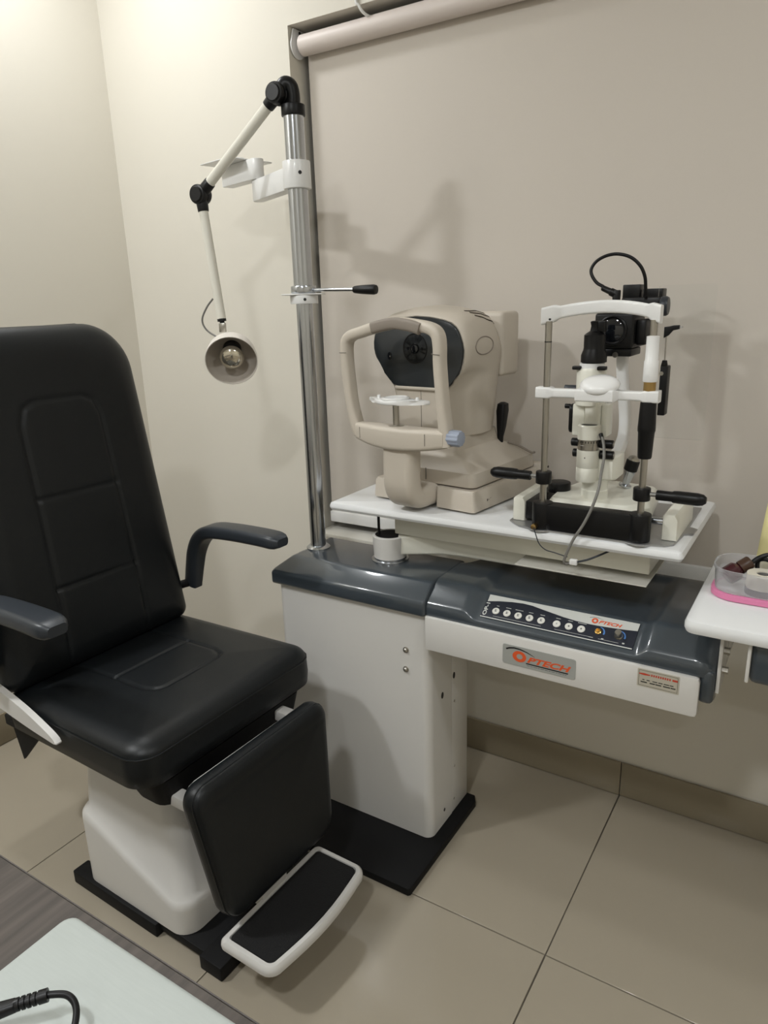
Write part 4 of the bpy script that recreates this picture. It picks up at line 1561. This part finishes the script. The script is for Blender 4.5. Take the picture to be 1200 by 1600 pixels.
    box(bm, (-.060, .126, .187), (-.006, .150, .256), .004)
    finish('tower_bracket', bm, 'cream', t)
    bm = new()
    prism(bm, rrect(.036, .062, .012, 4, .122, .222), lambda a, b, q: (q, a, b), -.086, -.077, .002)
    sp = finish('side_cover', bm, 'black', t)
    bm = new()
    cyl(bm, (-.098, .115, .248), (-.086, .115, .248), .0052, n=14, b=.001)
    finish('side_pin', bm, 'black', sp)
    # illumination tower
    bm = new()
    lathe(bm, (-.043, .112, 0), (0, 0, 1), [(.027, .2535), (.0305, .2545), (.0305, .326), (.028, .331), (.0, .331)], 40)
    tw = finish('tower', bm, 'cream', t)
    bm = new()
    lathe(bm, (-.043, .112, 0), (0, 0, 1), [(.0255, .331), (.0255, .341), (0, .341)], 36)
    finish('tower_collar', bm, 'white_plastic', tw)
    for x in (-.068, -.016):
        bm = new()
        box(bm, (x - .009, .084, .3285), (x + .009, .10, .336), .002)
        finish('tower_clip', bm, 'black', tw)
    bm = new()
    cyl(bm, (-.098, .108, .287), (-.072, .108, .287), .0075, n=20, b=.001)
    fk = finish('filter_knob', bm, 'arm_grey', t)
    bm = new()
    lathe(bm, (-.040, .112, 0), (0, 0, 1), [(.022, .341), (.0265, .343), (.0265, .357), (.0225, .368), (.0218, .372), (.0218, .398), (.017, .402), (.0105, .406), (.0085, .416), (.0105, .424), (.008, .426), (0, .426)], 36)
    lh = finish('lamp_housing', bm, 'black', t)
    bm = new()
    box(bm, (-.033, .104, .404), (-.018, .120, .426), .002)
    finish('lamp_clip', bm, 'black', lh)
    # microscope arm
    bm = new()
    path = spline([(-.005, .15, .118), (-.002, .195, .135), (.0, .235, .165), (-.001, .244, .21), (-.006, .236, .27), (-.010, .230, .32), (-.010, .228, .362)], 6)
    sweep(bm, path, rrect(.030, .022, .006, 4), up=(1, 0, 0))
    bm.normal_update()
    finish('microscope_arm', bm, 'white_plastic', t, sharp=50)
    # microscope head
    bm = new()
    box(bm, (-.058, .165, .366), (.024, .265, .440), .006, 3)
    hd = finish('microscope_head', bm, 'black', t)
    bm = new()
    lathe(bm, (-.019, .166, .404), (0, -1, 0), [(.031, 0), (.031, .006), (.0285, .008), (.027, .004), (.024, .003), (0, .003)], 40)
    ob = finish('objective_ring', bm, 'black', hd)
    bm = new()
    lathe(bm, (-.019, .1625, .404), (0, -1, 0), [(.0235, 0), (.018, .002), (.009, .0032), (0, .0036)], 36)
    finish('objective_lens', bm, 'glass_dark', hd, sharp=80)
    bm = new()
    box(bm, (-.048, .168, .350), (.022, .25, .366), .003)
    mb = finish('mount_block', bm, 'black', t)
    bm = new()
    box(bm, (-.047, .1670, .3545), (-.033, .1685, .360))
    finish('label_tag', bm, 'white_plastic', mb)
    bm = new()
    cyl(bm, (-.011, .166, .3535), (-.011, .169, .3535), .006, n=18)
    finish('mount_screw', bm, 'steel', mb)
    bm = new()
    box(bm, (.024, .185, .372), (.045, .26, .425), .006)
    finish('side_housing', bm, 'black', t)
    # binocular body and eyepieces behind
    bm = new()
    box(bm, (-.032, .265, .435), (.056, .325, .470), .006)
    bb = finish('binocular_body', bm, 'black', t)
    for x0, x1, z1 in ((-.034, .004, .497), (.010, .052, .487)):
        bm = new()
        box(bm, (x0, .285, .462), (x1, .325, z1), .002)
        finish('eyepiece', bm, 'black', t)
    bm = new()
    lathe(bm, (.056, .255, .450), (1, 0, 0), [(0, 0), (.018, 0), (.0205, .003), (.0205, .012), (.018, .016), (0, .017)], 32)
    finish('magnification_knob', bm, 'arm_grey', t)
    bm = new()
    cyl(bm, (.050, .245, .19), (.050, .245, .44), .0035, n=14)
    finish('shield_rod', bm, 'steel', t)
    # breath shield of clear acrylic
    bm = new()
    prism(bm, rrect(.115, .325, .006, 3, .108, .330), XZ, .252, .2535)
    finish('breath_shield', bm, 'acrylic', t)
    # fixation light
    bm = new()
    box(bm, (.083, .165, .230), (.098, .195, .332), .002)
    fx = finish('fixation_box', bm, 'black', t)
    bm = new()
    cyl(bm, (.086, .1645, .317), (.086, .166, .317), .0042, n=16)
    finish('fixation_nut', bm, 'steel', fx)
    bm = new()
    cyl(bm, (.088, .178, .330), (.088, .178, .343), .007, .005, n=18, b=.001)
    finish('fixation_cap', bm, 'black', fx)
    bm = new()
    cyl(bm, (.088, .178, .340), (.0875, .178, .408), .0014, n=8)
    fxr = finish('fixation_rod', bm, 'steel', t)
    bm = new()
    loft(bm, [[(x, a, b) for a, b in rrect(.008, h, .002, 3, .178, z)] for x, h, z in ((.083, .022, .399), (.092, .018, .402), (.100, .010, .408), (.112, .008, .4095))])
    finish('fixation_tip', bm, 'black', fxr)
    bm = new()
    lathe(bm, (.112, .178, .4095), (1, 0, 0), [(.0025, 0), (.0025, .004), (0, .007)], 10)
    finish('tip_lens', bm, 'clear', fxr)
    # black cable loop on top
    bm = new()
    tube(bm, [(-.060, .225, .494), (-.076, .228, .503), (-.088, .23, .519), (-.090, .232, .533), (-.080, .235, .548), (-.060, .238, .558), (-.036, .240, .560), (-.010, .243, .552), (.010, .246, .534), (.020, .25, .512), (.022, .255, .490), (.022, .262, .468)], .0036, 10)
    finish('loop_cable', bm, 'black', t)
    bm = new()
    lathe(bm, (-.028, .222, .476), (-.9, 0, .42), [(0, 0), (.0085, 0), (.0085, .016), (.0068, .018), (.0060, .036), (.0042, .038)], 18)
    cp = finish('cable_plug', bm, 'black', t)
    bm = new()
    cyl(bm, (-.030, .222, .438), (-.030, .222, .486), .0085, n=20, b=.002)
    finish('plug_socket', bm, 'black', cp)
    # grey power cord draped over the table edge
    bm = new()
    tube(bm, [(-.006, .072, .198), (.004, .058, .186), (.012, .040, .160), (.018, .005, .135), (.022, -.026, .105), (.014, -.036, .070), (.000, -.040, .035), (-.018, -.041, .002), (-.030, -.040, -.028), (-.037, -.037, -.050), (-.033, -.033, -.057), (-.022, -.033, -.052)], .0030, 10)
    pc = finish('power_cord', bm, 'cord_grey', t)
    bm = new()
    cyl(bm, (-.006, .072, .200), (.004, .060, .183), .0042, .0036, n=12)
    finish('cord_relief', bm, 'black', pc)
    bm = new()
    box(bm, (-.026, -.039, -.056), (-.010, -.029, -.044), .002)
    finish('cord_connector', bm, 'white_plastic', pc)
    bm = new()
    tube(bm, [(-.010, -.033, -.049), (.010, -.028, -.042), (.030, -.010, -.034), (.05, .02, -.027)], .0022, 8)
    finish('cord_lead', bm, 'arm_grey', pc)
    bm = new()
    tube(bm, [(-.108, -.030, .012), (-.098, -.043, .001), (-.090, -.043, -.018), (-.076, -.042, -.030), (-.055, -.041, -.034), (-.030, -.038, -.040)], .0012, 6)
    finish('earth_wire', bm, 'arm_grey', t)
    bm = new()
    cyl(bm, (-.108, -.020, .012), (-.108, -.032, .012), .006, n=14, b=.001)
    finish('earth_terminal', bm, 'brass', t)
build_slit_lamp()

# ------------------------------------------------------------------ side table on the right, its contents
def build_side():
    t = thing('side_table', 'white side table edge with slate drawer box at the right of the console', 'table', (.15, 1.42, 0))
    bm = new()
    def cl(i, z):
        return [(a, b, z) for a, b in rrect(.70 - 2 * i, .35 - 2 * i, max(.02 - i, .004), 5, cx=.168, cy=1.424)]
    loft(bm, [cl(.010, .773), (cl(.003, .7755)), cl(0, .782), cl(0, .791), cl(.003, .7975), cl(.009, .80)])
    wpart('table_top', bm, 'laminate', t, sharp=30)
    bm = new()
    box(bm, (-.072, 1.27, .694), (.5, 1.55, .7725), .012, 3)
    db = wpart('drawer_box', bm, 'hood', t)
    bm = new()
    box(bm, (-.077, 1.266, .697), (-.071, 1.554, .771), .002)
    wpart('drawer_side', bm, 'white_paint', db)
    bm = new()
    box(bm, (-.1285, 1.345, .62), (-.1215, 1.42, .7725), .002)
    bp = wpart('mounting_bracket', bm, 'white_paint', t)
    for z in (.665, .705):
        bm = new()
        cyl(bm, (-.1215, 1.36, z), (-.111, 1.36, z), .007, n=6)
        wpart('bolt', bm, 'steel', bp)
    bm = new()
    box(bm, (.22, 1.34, 0), (.48, 1.52, .695), .01)
    wpart('pedestal', bm, 'white_paint', t)
    # clear container with pink base
    c = thing('storage_box', 'clear plastic storage box with pink base on the side table', 'box', (-.055, 1.42, .80))
    ctr = (-.060, 1.427)
    def ring(i, z, r=.045):
        return [(a, b, z) for a, b in rrect(.200 - 2 * i, .115 - 2 * i, max(.01, r - i), 7, *ctr)]
    bm = new()
    loft(bm, [ring(.001, .8002), ring(-.002, .802), ring(-.002, .811), ring(.002, .8125), ring(.006, .8125)])
    wpart('pink_base', bm, 'pink', c)
    bm = new()
    loft(bm, [ring(.004, .813), ring(.0015, .85), ring(-.001, .853), ring(-.001, .858), ring(.002, .858), ring(.0035, .852), ring(.006, .814)], False, False)
    wpart('clear_wall', bm, 'clear', c)
    bm = new()
    loft(bm, [ring(.007, .8127), ring(.007, .8137)])
    wpart('inner_floor', bm, 'white_plastic', c)
    tp = thing('tape_roll', 'roll of white paper tape lying in the clear storage box', 'tape', (-.075, 1.405, .813))
    bm = new()
    lathe(bm, (-.075, 1.405, .826), (0, 0, 1), [(.012, .026), (.012, 0), (.028, 0), (.028, .026), (.012, .026)], 32, False, False)
    wpart('tape', bm, 'tape', tp)
    bm = new()
    lathe(bm, (-.075, 1.405, .8138), (0, 0, 1), [(.0, 0), (.029, 0), (.029, .0120), (.0, .0120)], 32)
    wpart('roll_holder', bm, 'tape_core', tp)
    bm = new()
    lathe(bm, (-.075, 1.405, .826), (0, 0, 1), [(.0098, .0), (.0118, .0), (.0118, .024), (.0098, .024), (.0098, .0)], 28, False, False)
    wpart('core', bm, 'cord_grey', tp)
    bt = thing('small_bottle', 'dark red bottle with brown cap lying in the clear storage box', 'bottle', (-.126, 1.43, .815))
    bm = new()
    a = V(.55, .35, .42)
    lathe(bm, (-.138, 1.415, .832), a, [(0, 0), (.014, 0), (.017, .003), (.017, .022), (.012, .028), (.010, .03)], 28)
    wpart('bottle', bm, 'bottle_red', bt)
    bm = new()
    lathe(bm, V(-.138, 1.415, .832) + a.normalized() * .03, a, [(0, 0), (.0125, 0), (.0125, .02), (.011, .022), (0, .022)], 24)
    wpart('bottle_cap', bm, 'bottle_cap', bt)
    bm = new()
    tube(bm, [(-.118, 1.445, .826), (-.105, 1.435, .85), (-.09, 1.44, .868), (-.07, 1.452, .874), (-.05, 1.45, .862), (-.06, 1.438, .845), (-.085, 1.445, .838), (-.09, 1.452, .858), (-.075, 1.445, .866), (-.05, 1.455, .85), (-.03, 1.45, .83)], .0042, 8)
    o = finish('coiled_lead', bm, 'black')
    o['label'] = 'black coiled lead heaped in the clear storage box'
    o['category'] = 'cable'
    bm = new()
    box(bm, (-.062, 1.445, .814), (.02, 1.472, .840), .002)
    o = finish('cardboard_piece', bm, 'tan')
    o['label'] = 'tan piece of card inside the clear storage box'
    o['category'] = 'card'
    # yellow carton bottle behind the box
    y = thing('yellow_bottle', 'pale yellow bottle with orange cap behind the storage box', 'bottle', (-.04, 1.535, .80))
    bm = new()
    loft(bm, [[(a, b, z) for a, b in rrect(w_, d_, .012, 4, -.053, 1.535)] for w_, d_, z in ((.094, .060, .8002), (.096, .062, .803), (.074, .052, .955), (.064, .046, .962))])
    b = wpart('body', bm, 'carton', y)
    bm = new()
    loft(bm, [[(a, b_, z) for a, b_ in rrect(w_, d_, .010, 4, -.053, 1.535)] for w_, d_, z in ((.072, .051, .958), (.060, .044, .985))])
    wpart('neck_band', bm, 'carton_white', y)
    bm = new()
    cyl(bm, (-.053, 1.535, .985), (-.053, 1.535, 1.012), .022, n=28, b=.002)
    wpart('cap', bm, 'cap_orange', y)
    bm = new()
    lathe(bm, (-.056, 1.5068, .868), (0, -1, .04), [(1, 0), (1, .001), (0, .0012)], 24, sx=.022, sy=.020)
    wpart('round_print', bm, 'carton_blue', b)
build_side()

# ------------------------------------------------------------------ desk, laptop, cable
def build_desk():
    t = thing('desk', 'grey-brown wood laminate desk corner in the lower left foreground', 'desk', (-.85, 0, 0))
    bm = new()
    box(bm, (-1.55, -.42, .722), (-.12, .3335, .75), .001, 1)
    wpart('desk_top', bm, 'wood', t)
    bm = new()
    box(bm, (-1.55, .3335, .7215), (-.12, .335, .7502), .0005, 1)
    wpart('edge_band', bm, 'wood_edge', t)
    for x in (-1.53, -.165):
        bm = new()
        box(bm, (x, -.40, 0), (x + .025, .18, .722), .001, 1)
        wpart('side_panel', bm, 'wood', t)
    l = thing('laptop', 'closed laptop with brushed white lid lying on the wood desk', 'laptop', (-.41, .2, .75))
    def lr(i, z):
        return [(a, b, z) for a, b in rrect(.365 - 2 * i, .25 - 2 * i, .012, 5, cx=-.4095, cy=.1905)]
    bm = new()
    loft(bm, [lr(.004, .7512), lr(.001, .754), lr(.001, .7585)])
    wpart('laptop_base', bm, 'silver_plate', l)
    bm = new()
    loft(bm, [lr(.001, .7592), lr(0, .7605), lr(0, .7655), lr(.0015, .7672), lr(.004, .768)])
    wpart('lid', bm, 'lid', l)
    for dx in (-.16, .16):
        for dy in (-.1, .1):
            bm = new()
            cyl(bm, (-.4095 + dx, .1905 + dy, .75), (-.4095 + dx, .1905 + dy, .7515), .006, n=12)
            wpart('rubber_foot', bm, 'black', l)
    c = thing('charger_cable', 'black charger lead with ribbed strain relief resting on the laptop lid', 'cable', (-.53, .19, .768))
    # plug body -> ribbed relief -> lead
    p1, p2 = V(-.517, .2155, .798), V(-.500, .2345, .800)
    bm = new()
    path = spline([(-.560, .160, .783), (-.546, .182, .790), (-.532, .199, .795), p1], 5)
    n = len(path)
    sweep(bm, path, rrect(.016, .014, .005, 3), scales=[(1.7 - 1.05 * (i / (n - 1)) ** .6, 1.4 - .72 * (i / (n - 1)) ** .6) for i in range(n)])
    wpart('plug', bm, 'black', c)
    bm = new()
    d = (p2 - p1)
    L = d.length
    prof = [(.0046, -.002)]
    k = .001
    while k < L - .008:
        prof += [(.0054, k), (.0054, k + .0024), (.0042, k + .0028), (.0042, k + .0040)]
        k += .0044
    prof += [(.0055, L - .007), (.0055, L), (.0022, L)]
    lathe(bm, p1, d, prof, 18)
    wpart('strain_relief', bm, 'black', c)
    bm = new()
    tube(bm, [p2 - d * .1, p2, (-.487, .243, .799), (-.474, .242, .796), (-.463, .232, .791), (-.455, .215, .784), (-.450, .19, .777), (-.452, .16, .7715), (-.47, .12, .7712), (-.50, .09, .7712), (-.53, .075, .7712)], .0029, 10)
    wpart('lead', bm, 'black', c)
build_desk()
